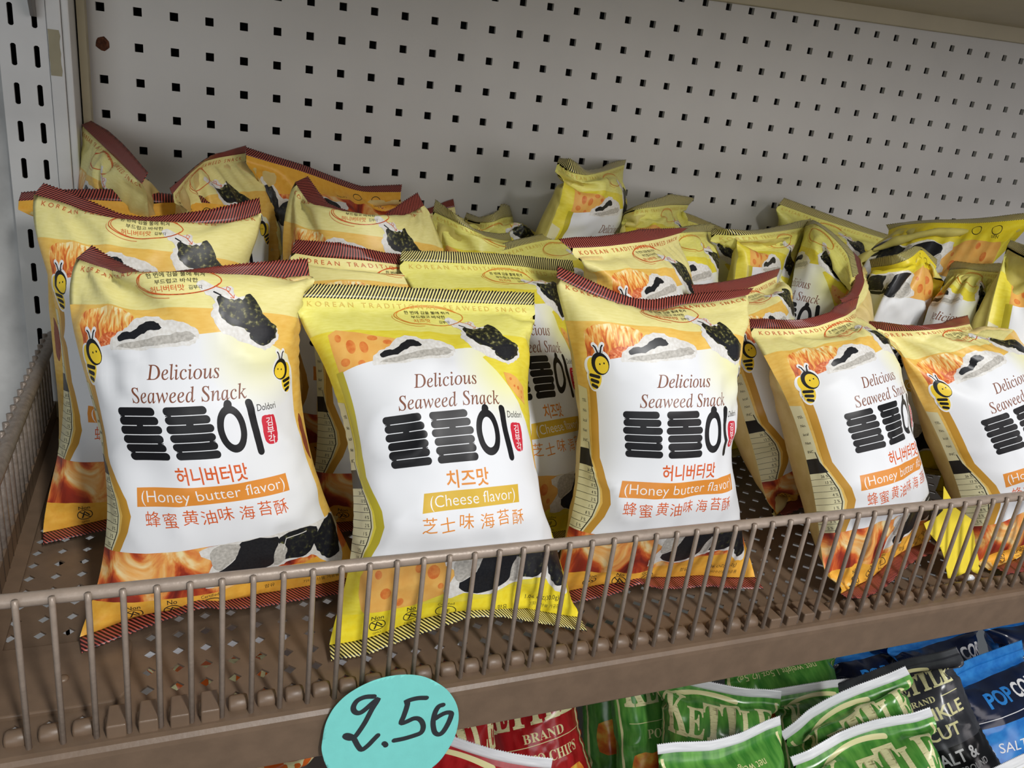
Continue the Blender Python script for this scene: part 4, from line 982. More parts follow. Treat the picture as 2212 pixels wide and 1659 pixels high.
 'Q2': {"k":"H","f":0,"T":[[0.2213,0.36,0.1801],[0.2287,0.3651,0.1794],[0.236,0.3702,0.1786],[0.2434,0.3753,0.1779],[0.2507,0.3804,0.1771],[0.2581,0.385,0.1768],[0.2662,0.385,0.1806],[0.2745,0.385,0.1839],[0.2832,0.385,0.186]],"S":[[0.0012,0.0071,0.0054],[0.002,0.0069,0.0054],[0.0028,0.0067,0.0053],[0.0037,0.0064,0.0051],[0.0046,0.006,0.0049],[0.0052,0.006,0.0068],[0.0035,0.006,0.006],[0.0019,0.0064,0.0061],[-0.0001,0.0063,0.0065]],"B":[[0.24,0.355,0.02],[0.25,0.3569,0.02],[0.26,0.3588,0.02],[0.27,0.3606,0.02],[0.28,0.3625,0.02],[0.29,0.3644,0.02],[0.3,0.3662,0.02],[0.31,0.3681,0.02],[0.32,0.37,0.02]]},
 'R': {"k":"K","f":0,"T":[[0.2732,0.25,0.1701],[0.2902,0.2553,0.1752],[0.3056,0.2652,0.1768],[0.321,0.2754,0.1778],[0.3362,0.2859,0.1783],[0.3509,0.2969,0.1788],[0.3624,0.3113,0.1804],[0.3739,0.3256,0.1819],[0.3854,0.34,0.1835]],"S":[[0.0054,0.006,0.0047],[-0.0016,0.0084,0.0029],[-0.0048,0.0072,0.0025],[-0.0062,0.0061,0.0023],[-0.0073,0.006,0.0027],[-0.0074,0.006,0.0029],[-0.0035,0.0077,0.0032],[-0.0002,0.0065,0.0062],[0.0027,0.006,0.0092]],"B":[[0.31,0.25,0.01],[0.325,0.2525,0.01],[0.34,0.255,0.01],[0.355,0.2575,0.01],[0.37,0.26,0.01],[0.385,0.2625,0.01],[0.4,0.265,0.01],[0.415,0.2675,0.01],[0.43,0.27,0.01]]},
 'S': {"k":"K","f":0,"T":[[0.3434,0.305,0.2396],[0.3496,0.2881,0.2336],[0.3652,0.2937,0.2319],[0.3804,0.3067,0.2327],[0.3945,0.3207,0.2337],[0.4083,0.3351,0.2348],[0.4217,0.3499,0.2358],[0.4349,0.365,0.2367],[0.4481,0.38,0.2376]],"S":[[0.0044,0.0073,0.0028],[-0.0019,0.006,0.0108],[-0.0078,0.0057,0.0079],[-0.0107,0.006,0.001],[-0.0093,0.006,0.0001],[-0.0069,0.006,-0.0],[-0.005,0.0072,0.0021],[-0.0007,0.0078,0.0043],[0.0042,0.0064,0.0047]],"B":[[0.31,0.27,0.07],[0.3242,0.2771,0.07],[0.3385,0.2842,0.07],[0.3527,0.2913,0.07],[0.3669,0.2985,0.07],[0.3793,0.3083,0.07],[0.3912,0.3189,0.07],[0.4031,0.3294,0.07],[0.415,0.34,0.07]]},
 'T': {"k":"K","f":0,"T":[[0.4247,0.325,0.1985],[0.423,0.3062,0.2052],[0.4347,0.3055,0.2077],[0.4516,0.3159,0.2079],[0.4669,0.3288,0.2078],[0.4822,0.3417,0.2075],[0.4976,0.3545,0.2065],[0.513,0.3672,0.2055],[0.5285,0.38,0.2045]],"S":[[0.0058,0.0066,0.002],[0.0049,0.0073,0.002],[-0.0002,0.008,0.004],[-0.0024,0.007,0.0051],[-0.0012,0.006,0.007],[-0.0002,0.006,0.0098],[0.0031,0.006,0.0091],[0.0068,0.006,0.0084],[0.0094,0.0051,0.0066]],"B":[[0.38,0.29,0.03],[0.396,0.2923,0.03],[0.4119,0.2946,0.03],[0.4279,0.2968,0.03],[0.4439,0.2991,0.03],[0.4585,0.3051,0.03],[0.4723,0.3134,0.03],[0.4862,0.3217,0.03],[0.5,0.33,0.03]]},
 'T2': {"k":"K","f":0,"T":[[0.491,0.375,0.1942],[0.5038,0.3738,0.1929],[0.5167,0.3726,0.1916],[0.5294,0.371,0.1894],[0.5419,0.3693,0.1864],[0.5544,0.3676,0.1835],[0.5669,0.3659,0.1805],[0.5794,0.3633,0.1781],[0.5918,0.36,0.1762]],"S":[[0.0077,0.006,0.0059],[0.0071,0.006,0.0059],[0.0066,0.006,0.0058],[0.0061,0.006,0.0055],[0.0055,0.006,0.005],[0.0051,0.006,0.0046],[0.005,0.0062,0.0042],[0.0047,0.0065,0.0041],[0.0039,0.0068,0.0044]],"B":[[0.46,0.33,0.012],[0.475,0.33,0.012],[0.49,0.33,0.012],[0.505,0.33,0.012],[0.52,0.33,0.012],[0.535,0.33,0.012],[0.55,0.33,0.012],[0.565,0.33,0.012],[0.58,0.33,0.012]]},
 'U': {"k":"H","f":0,"T":[[0.2973,0.165,0.1947],[0.3147,0.169,0.1951],[0.3319,0.1738,0.1959],[0.3483,0.1806,0.1968],[0.3641,0.189,0.197],[0.3794,0.1982,0.1972],[0.3941,0.2083,0.1974],[0.409,0.2182,0.1983],[0.4239,0.2279,0.1997]],"S":[[-0.0063,0.006,0.0048],[-0.0096,0.0058,0.0056],[-0.0103,0.0049,0.0051],[-0.0104,0.0048,0.0051],[-0.0097,0.0051,0.006],[-0.0078,0.006,0.0072],[-0.0025,0.006,0.0066],[0.0036,0.0062,0.0054],[0.0101,0.006,0.0035]],"B":[[0.325,0.115,0.004],[0.3397,0.119,0.0045],[0.3544,0.123,0.0051],[0.3691,0.127,0.0056],[0.3837,0.1315,0.0059],[0.3978,0.1374,0.0054],[0.4118,0.1433,0.0049],[0.4259,0.1491,0.0045],[0.44,0.155,0.004]]},
 'V1': {"k":"K","f":0,"T":[[0.3847,0.26,0.185],[0.3976,0.2506,0.1899],[0.412,0.2458,0.1935],[0.4285,0.2479,0.1952],[0.4451,0.2499,0.197],[0.4585,0.2597,0.196],[0.4718,0.2698,0.1949],[0.4851,0.2799,0.1937],[0.4984,0.29,0.1926]],"S":[[0.0026,0.0068,0.0053],[-0.0051,0.0065,0.0036],[-0.0107,0.006,0.0026],[-0.0114,0.0047,0.0019],[-0.0118,0.0039,0.0013],[-0.0111,0.005,0.0027],[-0.0075,0.006,0.0043],[-0.0011,0.0067,0.0059],[0.0061,0.006,0.0064]],"B":[[0.4,0.21,0.01],[0.4153,0.2111,0.01],[0.4305,0.2122,0.01],[0.4458,0.2133,0.01],[0.461,0.2144,0.01],[0.476,0.2168,0.01],[0.4907,0.2212,0.01],[0.5053,0.2256,0.01],[0.52,0.23,0.01]]},
 'V2': {"k":"K","f":0,"T":[[0.4831,0.27,0.1932],[0.4981,0.2517,0.1971],[0.5207,0.2542,0.1988],[0.5417,0.2653,0.1989],[0.5621,0.2778,0.1986],[0.5822,0.2908,0.1984],[0.6023,0.3039,0.1983],[0.6224,0.3169,0.1981],[0.6425,0.33,0.1979]],"S":[[0.0047,0.0062,0.0046],[-0.0105,0.0058,0.0037],[-0.0118,0.0038,0.0016],[-0.0118,0.004,0.0011],[-0.0115,0.0048,0.001],[-0.0101,0.006,0.0017],[-0.0055,0.0063,0.0032],[-0.0001,0.0068,0.006],[0.0058,0.006,0.0077]],"B":[[0.44,0.2,0.01],[0.458,0.2034,0.01],[0.476,0.2067,0.01],[0.494,0.2101,0.01],[0.5119,0.2135,0.01],[0.5293,0.2189,0.01],[0.5462,0.2259,0.01],[0.5631,0.233,0.01],[0.58,0.24,0.01]]},
 'W': {"k":"H","f":0,"T":[[0.3937,0.15,0.1686],[0.4108,0.155,0.1683],[0.428,0.1601,0.1679],[0.4437,0.1686,0.1679],[0.4594,0.1772,0.168],[0.4748,0.1861,0.1682],[0.4896,0.1962,0.1688],[0.5043,0.2063,0.1695],[0.5191,0.2164,0.1701]],"S":[[-0.0,0.0068,0.0059],[-0.0043,0.006,0.0058],[-0.0082,0.006,0.0065],[-0.0077,0.006,0.0059],[-0.0071,0.006,0.0059],[-0.0053,0.006,0.0058],[-0.0017,0.0067,0.0058],[0.0024,0.0064,0.0059],[0.0065,0.006,0.006]],"B":[[0.4785,0.1132,0.008],[0.4915,0.1174,0.0088],[0.5045,0.1216,0.0096],[0.5164,0.1279,0.0104],[0.5274,0.1359,0.0112],[0.5385,0.1439,0.0119],[0.549,0.1525,0.012],[0.5595,0.1613,0.012],[0.57,0.17,0.012]]},
 'X1': {"k":"K","f":0,"T":[[0.6169,0.352,0.2156],[0.6371,0.3545,0.2117],[0.6572,0.357,0.2078],[0.6773,0.3595,0.2039],[0.6976,0.3605,0.2003],[0.718,0.3611,0.1969],[0.7383,0.3618,0.1934],[0.7587,0.3612,0.19],[0.779,0.36,0.1866]],"S":[[0.0095,0.005,0.0065],[0.0095,0.0048,0.0065],[0.0097,0.0046,0.0064],[0.01,0.0044,0.0061],[0.0102,0.0044,0.0057],[0.0105,0.0044,0.0052],[0.0108,0.0044,0.0045],[0.011,0.0044,0.004],[0.0109,0.0045,0.004]],"B":[[0.61,0.35,0.03],[0.625,0.3506,0.03],[0.64,0.3512,0.03],[0.655,0.3519,0.03],[0.67,0.3525,0.03],[0.685,0.3531,0.03],[0.7,0.3538,0.03],[0.715,0.3544,0.03],[0.73,0.355,0.03]]},
 'X2': {"k":"K","f":0,"T":[[0.6355,0.33,0.1975],[0.6257,0.3142,0.201],[0.6159,0.2984,0.2045],[0.606,0.2826,0.2079],[0.6052,0.2649,0.2036],[0.605,0.2473,0.1969],[0.6036,0.23,0.1894],[0.5945,0.215,0.1822],[0.5854,0.2,0.1751]],"S":[[0.0066,0.006,0.0049],[0.0103,0.0044,0.0056],[0.0119,0.0033,0.002],[0.0121,0.0025,-0.0015],[0.012,0.003,-0.0017],[0.0118,0.004,-0.0009],[0.0111,0.0056,0.0013],[0.0111,0.0055,0.0018],[0.0109,0.0055,0.0027]],"B":[[0.53,0.27,0.02],[0.5389,0.2589,0.02],[0.5478,0.2477,0.02],[0.5567,0.2366,0.02],[0.5656,0.2255,0.02],[0.5743,0.2142,0.02],[0.5829,0.2028,0.02],[0.5914,0.1914,0.02],[0.6,0.18,0.02]]},
 'Y': {"k":"H","f":0,"T":[[0.6445,0.255,0.1813],[0.6341,0.2421,0.1788],[0.6238,0.2291,0.1763],[0.6134,0.2162,0.1738],[0.6031,0.2032,0.1713],[0.5911,0.1921,0.1677],[0.5786,0.1817,0.1637],[0.5652,0.1724,0.1603],[0.5503,0.165,0.1581]],"S":[[-0.0055,0.006,0.006],[-0.0046,0.0063,0.0044],[-0.0042,0.0073,0.0032],[-0.0036,0.0081,0.0018],[-0.0042,0.0079,0.0004],[-0.0042,0.0079,0.0004],[-0.0028,0.0085,0.001],[-0.0029,0.0079,0.0033],[-0.0015,0.0071,0.0053]],"B":[[0.5,0.1,0.02],[0.5144,0.1086,0.02],[0.5288,0.1173,0.02],[0.5432,0.1259,0.02],[0.5582,0.1335,0.02],[0.5737,0.1401,0.02],[0.5891,0.1468,0.02],[0.6046,0.1534,0.02],[0.62,0.16,0.02]]},
 'Z': {"k":"K","f":1,"T":[[0.7179,0.3,0.2043],[0.7169,0.2849,0.2122],[0.7164,0.2683,0.2162],[0.716,0.2517,0.2203],[0.7227,0.2364,0.2231],[0.7301,0.2212,0.2258],[0.7322,0.2048,0.2298],[0.7364,0.1892,0.2343],[0.7444,0.175,0.2393]],"S":[[0.002,0.0075,0.0046],[0.009,0.006,0.0022],[0.0111,0.0048,0.0031],[0.0115,0.0038,0.0029],[0.0114,0.004,0.0033],[0.0107,0.0046,0.0045],[0.0104,0.0047,0.0051],[0.0098,0.0054,0.0056],[0.0056,0.006,0.005]],"B":[[0.66,0.36,0.05],[0.6781,0.3555,0.05],[0.6963,0.3509,0.05],[0.7144,0.3464,0.05],[0.7325,0.3419,0.05],[0.7498,0.3351,0.05],[0.7666,0.3267,0.05],[0.7833,0.3184,0.05],[0.8,0.31,0.05]]},
 'AA': {"k":"K","f":1,"T":[[0.6398,0.235,0.1778],[0.6391,0.2236,0.1816],[0.6383,0.2122,0.1853],[0.6423,0.2029,0.1914],[0.6508,0.2038,0.1955],[0.661,0.2094,0.1985],[0.6712,0.2149,0.2013],[0.6805,0.2125,0.194],[0.6898,0.21,0.1868]],"S":[[0.0013,0.006,0.0065],[0.0004,0.006,0.007],[-0.0008,0.006,0.0074],[-0.0045,0.006,0.0049],[-0.0021,0.0082,0.003],[0.0029,0.0075,0.004],[0.0076,0.006,0.0001],[0.0066,0.006,0.0027],[0.0057,0.006,0.0053]],"B":[[0.57,0.23,0.03],[0.5838,0.2277,0.03],[0.5976,0.2254,0.03],[0.6114,0.2231,0.03],[0.6251,0.2208,0.03],[0.6389,0.2182,0.03],[0.6526,0.2155,0.03],[0.6663,0.2127,0.03],[0.68,0.21,0.03]]},
 'AB': {"k":"K","f":0,"T":[[0.7135,0.215,0.183],[0.7094,0.2063,0.1854],[0.7053,0.1975,0.1877],[0.7017,0.1886,0.1898],[0.7008,0.1787,0.1905],[0.7003,0.1689,0.1917],[0.6998,0.1591,0.1932],[0.6983,0.1495,0.1948],[0.6958,0.14,0.1965]],"S":[[0.0076,0.0059,0.008],[0.0092,0.0052,0.0066],[0.0103,0.0046,0.0055],[0.0109,0.0042,0.0044],[0.0103,0.0046,0.0054],[0.0093,0.0052,0.0065],[0.0076,0.006,0.0076],[0.0056,0.006,0.0075],[0.0043,0.006,0.0074]],"B":[[0.6,0.17,0.02],[0.6125,0.1638,0.02],[0.625,0.1575,0.02],[0.6375,0.1513,0.02],[0.65,0.145,0.02],[0.6625,0.1388,0.02],[0.675,0.1325,0.02],[0.6875,0.1262,0.02],[0.7,0.12,0.02]]}}
LABELS = {
 'A': 'honey butter seaweed snack bag, front left, nearest the left end of the fence',
 'B': 'yellow cheese seaweed snack bag leaning on the fence, above the blue price tag',
 'C': 'front row honey butter snack bag right of the front cheese bag',
 'D': 'tilted honey butter snack bag just left of the yellow paper tag',
 'E': 'tilted honey butter snack bag just right of the yellow paper tag',
 'F': 'cheese snack bag cut by the right edge of the photo',
 'G': 'honey butter snack bag standing behind the front left one beside the side fence',
 'I': 'upside-down honey butter bag, orange end up, touching the slotted upright',
 'J': 'honey bag in the back left corner with its red seal sloping down to the right',
 'K': 'honey bag against the pegboard whose seal corner reads SNACK',
 'L': 'upside-down honey bag leaning on the pegboard, its long orange end rising in a ridge',
 'M': 'honey bag with a deep V-shaped red seal, in front of the upside-down orange bag',
 'N': 'honey butter bag with straight red seal between the two front left bags',
 'O': 'cheese bag with straight black-striped seal directly behind the front cheese bag',
 'P': 'cheese bag right of the V-sealed honey bag, short black-striped seal at left',
 'Q': 'cheese bag at the pegboard with one peaked olive corner, left of the tallest cheese bag',
 'Q2': 'honey bag nearly hidden at the pegboard, only dark red seal tips showing',
 'R': 'shaded cheese bag whose seal rises to a pointed tip before the tallest cheese bag',
 'S': 'tallest cheese bag against the pegboard with open curled top',
 'T': 'crumpled cheese bag just right of the tallest cheese bag',
 'T2': 'cheese bag showing only a dark seal sloping right along the pegboard',
 'U': 'honey bag behind the front right honey bag, its pinkish red seal slanting up right',
 'V1': 'cheese bag with a yellow triangular corner right behind the pinkish-sealed honey bag',
 'V2': 'cheese bag with seaweed piece catching a white glare, grey-olive seal on top',
 'W': 'honey bag with red seal between the upright front honey bag and the tilted one',
 'X1': 'cheese bag at the pegboard with a straight dark seal sloping down right',
 'X2': 'deeply folded shaded cheese bag right of the glare-streaked cheese bag',
 'Y': 'honey bag with folded red seal behind the two tilted front honey bags',
 'Z': 'upside-down cheese bag with long dark gold edge in the far right back',
 'AA': 'upside-down crumpled cheese bag showing dark seaweed print below the far right back bag',
 'AB': 'crumpled cheese bag with silvery seal near the right edge of the photo'}
def build_bags(data, seed, W, Hd, art_of, film_of, back_of, seal_of, names, group_of, cat='snack bag', pname='snack_bag', sealh=11.0, shelf=1, zmin=0.0015):
    specs = []; keys = list(data)
    for k in keys:
        d = data[k]; T = np.array(d['T']); Bt = np.array(d['B'])
        if d['f']: T_, B_ = Bt[::-1], T[::-1]
        else: T_, B_ = T, Bt
        Sd = np.array(d['S']); Sd = -Sd/np.linalg.norm(Sd, axis=1, keepdims=True)
        ch = Bt.mean(0)-T.mean(0); ch /= np.linalg.norm(ch)
        Sd = 0.55*Sd+0.45*ch; Sd /= np.linalg.norm(Sd, axis=1, keepdims=True)
        specs.append(dict(Ts=None if d['f'] or d.get('soft') else Sd, Bs=Sd[::-1] if d['f'] else None,T=T_, B=B_, W=d.get('W', W), H=Hd, p=d.get('p', 1.0), shelf=shelf, zmin=zmin if shelf else -9, ymin=0.0055 if shelf else -9))
    G = inflate(specs, seed)
    for i, k in enumerate(keys):
        d = data[k]; T = np.array(d['T']); Bt = np.array(d['B']); Sv = np.array(d['S'])
        g = G[i]; base = np.array([g[..., 0].mean(), g[..., 1].mean(), g[..., 2].min()])
        root = empty(pname, tuple(base))
        tag(root, names[k], cat, group_of(d))
        art = art_of(d)
        me = pouch_mesh('pouch', g, art, film_of(d), back_of(d), base)
        link_mesh('pouch', me, root)
        # the other seal
        ax = Bt.mean(0)-T.mean(0); ax /= np.linalg.norm(ax)
        w = Bt[-1]-Bt[0]; w /= np.linalg.norm(w)
        dn = np.array([0, -0.93, -0.12]) if (shelf and Bt[:, 2].mean() < 0.022) else ax
        dn = dn-w*(dn@w); dn /= np.linalg.norm(dn)
        S2 = np.repeat(dn[None]*0.011, len(T), 0)
        if shelf:
            zt = Bt[:, 2]+S2[:, 2]; S2[:, 2] += np.maximum(0.0012-zt, 0)
            S2[:, 1] = np.maximum(S2[:, 1], 0.0045-Bt[:, 1])
        s1 = seal_mesh('bottom_seal' if d['f'] else 'top_seal', T, Sv, seal_of(d), base, W*1000, sealh, flip=-1 if d['f'] else 1)
        link_mesh(s1.name, s1, root).name = 'bottom_seal' if d['f'] else 'top_seal'
        s2 = seal_mesh('top_seal' if d['f'] else 'bottom_seal', Bt, S2, seal_of(d), base, W*1000, sealh)
        link_mesh(s2.name, s2, root).name = 'top_seal' if d['f'] else 'bottom_seal'
for k, w in dict(A=.138, G=.139, J=.124, P=.13, X2=.135).items(): BAGS[k]['W'] = w
for k in 'ACGMJ': BAGS[k]['soft'] = 1      # these seals bow: no stiff fin below them
FULL = set('ABCDEGNOUWF')|{'M','V2','Y'}
for k in BAGS: BAGS[k]['full'] = k in FULL
build_bags(BAGS, 5, 0.144, 0.190, lambda d: ART[(d['k'], not d['full'])],
           lambda d: I['creamH'] if d['k'] == 'H' else I['creamK'], lambda d: I['backH'] if d['k'] == 'H' else I['backK'],
           lambda d: SEAL_H if d['k'] == 'H' else SEAL_K, LABELS,
           lambda d: 'honey butter seaweed snack bags' if d['k'] == 'H' else 'cheese seaweed snack bags')

# ------------------------------------------------------------------ price tag on the shelf edge
M_teal = paint('turquoise_paper', (124,214,206), 0.85, 0.03, 150, bump=0.05, bscale=900)
M_marker = paint('black_marker', (44,48,52), 0.6, 0.15, 300)
M_yel = paint('yellow_paper', (240,216,58), 0.8, 0.04, 150, bump=0.05, bscale=900)
M_scrap = paint('clear_scrap', (226,228,232), 0.25, 0.2, 400, spec=0.8)
def sheet(name, outline, mapf, th, m, parent, n=28):
    """a thin paper with a traced outline: grid-cut so that it can bend"""
    bm = bmesh.new(); vs = [bm.verts.new((x, y, 0)) for x, y in outline]; bm.faces.new(vs)
    bmesh.ops.triangulate(bm, faces=bm.faces[:])
    xs = [p[0] for p in outline]; ys = [p[1] for p in outline]
    for i in range(1, n):
        for co, no in (((min(xs)+(max(xs)-min(xs))*i/n,0,0),(1,0,0)), ((0,min(ys)+(max(ys)-min(ys))*i/n,0),(0,1,0))):
            bmesh.ops.bisect_plane(bm, geom=bm.verts[:]+bm.edges[:]+bm.faces[:], plane_co=co, plane_no=no, dist=1e-7)
    bmesh.ops.recalc_face_normals(bm, faces=bm.faces[:])
    off = Vector(parent.location)
    for v in bm.verts: v.co = Vector(mapf(v.co.x, v.co.y))-off
    me = bpy.data.meshes.new(name); bm.to_mesh(me); bm.free(); me.materials.append(m)
    me.polygons.foreach_set('use_smooth', [True]*len(me.polygons))
    o = link_mesh(name, me, parent)
    if th:
        q = o.modifiers.new('paper', 'SOLIDIFY'); q.thickness = th; q.offset = 0
    return o
def spline(pts, sub=5, closed=False):
    P = [np.array(p, float) for p in pts]; out = []; n = len(P)
    rng = range(n) if closed else range(n-1)
    for i in rng:
        g = (lambda k: P[k % n]) if closed else (lambda k: P[min(max(k, 0), n-1)])
        p0, p1, p2, p3 = g(i-1), g(i), g(i+1), g(i+2)
        for s_ in range(sub):
            t = s_/sub
            out.append(0.5*((2*p1)+(-p0+p2)*t+(2*p0-5*p1+4*p2-p3)*t*t+(-p0+3*p1-3*p2+p3)*t**3))
    if not closed: out.append(P[-1])
    return [tuple(q) for q in out]
root = empty('price_tag', (0.151, -0.0095, -0.03))
tag(root, 'turquoise rounded paper price tag with handwritten 2.50 on the brown shelf edge', 'price tag')
tagmap = lambda x, z, d=0.0: (x/1000, -0.0098-0.0022*((x-151)/34)**2*(1 if x > 151 else .2)-0.00003*max(0, -z-20)-d, z/1000)
outl = [(116.8,-24.6),(117.0,-17.3),(117.9,-9.2),(120.1,-2.5),(123.1,2.5),(127.6,7.1),(133.9,10.8),(140.3,13.1),(146.8,14.1),(153.8,13.9),(160.2,12.7),(166.4,10.3),(172.8,5.9),(178.1,0.9),(182.2,-5.3),(184.8,-11.8),(185.8,-18.6),(185.5,-25.7),(184.3,-31.6),(181.7,-38.3),(177.7,-45.3),(171.5,-51.0),(163,-54.6),(153,-56.2),(143,-55.2),(133,-51.4),(125,-44.5),(119.5,-35)]
sheet('paper', spline(outl, 3, True), tagmap, 0.00025, M_teal, root)
strokes = [[(141.0,3.5),(136.7,4.1),(133.1,2.9),(131.4,0.2),(131.3,-2.4),(132.6,-4.5),(134.7,-5.1),(137.1,-3.6),(140.2,-0.7),(143.0,1.6),(142.5,-0.2),(140.4,-4.3),(137.5,-11.5),(134.5,-17.2),(132.5,-19.9),(130.5,-20.2),(128.4,-18.9),(127.9,-17.6),(129.6,-18.0),(132.1,-20.3),(134.5,-25.7),(136.6,-28.6),(139.5,-26.9),(142.3,-23.8),(144.3,-21.6)],
 [(167.7,-2.5),(163.9,-2.0),(160.1,-2.3),(157.1,-3.4),(158.3,-3.9),(157.9,-7.6),(156.9,-12.2),(155.9,-16.3),(158.5,-16.1),(162.3,-14.7),(165.0,-15.5),(166.9,-18.2),(167.6,-21.6),(166.6,-24.6),(163.1,-25.8),(157.9,-26.7),(153.0,-26.8)],
 [(176.7,-8.2),(174.6,-9.0),(173.1,-12.5),(172.5,-18.3),(173.1,-22.9),(174.2,-25.9),(176.2,-27.2),(178.3,-25.7),(180.5,-20.7),(181.6,-16.0),(181.4,-14.0),(179.0,-13.5),(176.0,-14.8),(173.6,-16.6)],
 [(147.8,-27.4),(148.5,-28.2),(148.8,-28.9)]]
for st in strokes:
    P = [np.array(p) for p in spline(st, 4)]; n = len(P); vs = []; fs = []
    for side in (1, -1):
        for i in range(n):
            t = P[min(i+1, n-1)]-P[max(i-1, 0)]; t /= (np.linalg.norm(t)+1e-9)
            q = P[i]+np.array([-t[1], t[0]])*side*1.35
            vs.append(tagmap(q[0], q[1], 0.00035))
    fs = [(i, i+1, n+i+1, n+i) for i in range(n-1)]
    for c in (P[0], P[-1]):
        b = len(vs); vs += [tagmap(c[0]+1.35*math.cos(a), c[1]+1.35*math.sin(a), 0.00035) for a in np.linspace(0, 2*math.pi, 13)[:-1]]; fs.append(tuple(range(b, b+12)))
    mesh_from('pen_stroke', vs, fs, M_marker, root)
# ------------------------------------------------------------------ yellow burst of paper behind the fence
root = empty('paper_tag', (0.57, 0.02, 0.0))
tag(root, 'bright yellow pointed paper tag leaning behind the fence bars', 'paper tag')
star = [(547.7,65.6),(557.2,55.5),(562.5,48.9),(566.7,46.5),(570.4,44.6),(577.5,40.6),(579.9,33.5),(582.6,27.3),(583.1,23.5),(585.8,16.3),(588.5,9.1),(588.0,6.6),(591.9,0.4),(587.3,0.8),(582.8,2.6),(578.9,6.2),(573.7,3.6),(561.8,0.4),(558.0,0.6),(554.6,10.0),(552.4,15.8),(547.9,23.3),(544.5,27.3),(534.4,36.5),(531.6,41.0),(537.4,42.9),(543.2,45.5),(548.1,49.1),(547.8,56.2)]
sheet('paper', star, lambda x, z: (x/1000, 0.0138+0.30*z/1000+0.0006*math.sin(x*0.25), z/1000), 0.0003, M_yel, root, 16)
mb = MB(); rnd = random.Random(9); vs = []; nr, nt = 5, 9
for i in range(nr):
    for k in range(nt):
        a = 2*math.pi*k/nt; r = 0.0035*math.sin(math.pi*(i+.4)/(nr))*(.75+.5*rnd.random())
        vs.append((0.5715+r*math.cos(a), 0.0085+r*.7*math.sin(a), 0.0003+0.0055*i/(nr-1)))
fs = [(i*nt+k, i*nt+(k+1)%nt, (i+1)*nt+(k+1)%nt, (i+1)*nt+k) for i in range(nr-1) for k in range(nt)]+[tuple(range(nt))[::-1], tuple((nr-1)*nt+k for k in range(nt))]
mb.add(vs, fs); o = mb.build('plastic_scrap', M_scrap, None, True, origin=(0.5715,0.0085,0.0))
tag(o, 'small crumpled whitish scrap at the foot of the yellow paper tag', 'scrap')

# ------------------------------------------------------------------ shelf below and the bags on it
M_low = paint('lower_shelf_plate', (176,172,164), 0.5, 0.06, 30)
root = empty('lower_shelf', (0.55, 0.15, -0.43))
tag(root, 'shelf under the basket holding the green, red, black and blue bags', 'shelf')
mb = MB(); mb.box((-0.045,-0.10,-0.435),(1.16,0.395,-0.428)); mb.box((-0.045,-0.106,-0.465),(1.16,-0.10,-0.426))
bevel(mb.build('plate', M_low, root), 0.001)
J = {'white': I['white']}
J['cream'] = ramp_ink('cream_block_lettering', [(0.30,(150,146,96)),(0.40,(224,220,164)),(0.7,(238,234,184))], scale=0.5, stretch=(0.35,1.6), detail=4, rough=0.3)
J['cream2'] = ink('cream_lettering', (226,220,164), 0.3)
J['green'] = ink('green_gloss_film', (58,126,48), 0.24, (108,172,76), 0.05, spec=0.6, stretch=(2.5,0.6), lo=0.35, hi=0.68)
J['greenlite'] = ink('green_gloss_streak', (112,174,76), 0.22, (70,136,56), 0.1, spec=0.6)
J['red'] = ink('red_gloss_film', (142,18,22), 0.22, (186,40,44), 0.05, spec=0.6, stretch=(2.5,0.6))
J['orange'] = ink('orange_gloss_film', (206,86,30), 0.22, (226,120,46), 0.05, spec=0.6)
J['orangepic'] = ramp_ink('chips_picture', [(0.3,(196,70,30)),(0.5,(230,130,50)),(0.7,(240,214,90))], scale=0.06, rough=0.25)
J['blackf'] = ink('charcoal_gloss_film', (46,47,52), 0.25, (70,71,76), 0.05, spec=0.6)
J['blackd'] = ink('black_gloss_film', (18,18,20), 0.22, spec=0.6)
J['navy'] = ink('navy_gloss_film', (14,22,44), 0.22, (20,34,66), 0.05, spec=0.6)
J['blue'] = ink('blue_gloss_film', (28,110,196), 0.22, (60,150,226), 0.08, spec=0.6)
J['silver'] = ink('silver_white_seal', (214,216,220), 0.3, (236,238,240), 0.15, stretch=(0.3,3), spec=0.6)
J['popbrown'] = ink('brown_picture', (96,62,44), 0.3, (130,88,60), 0.1)
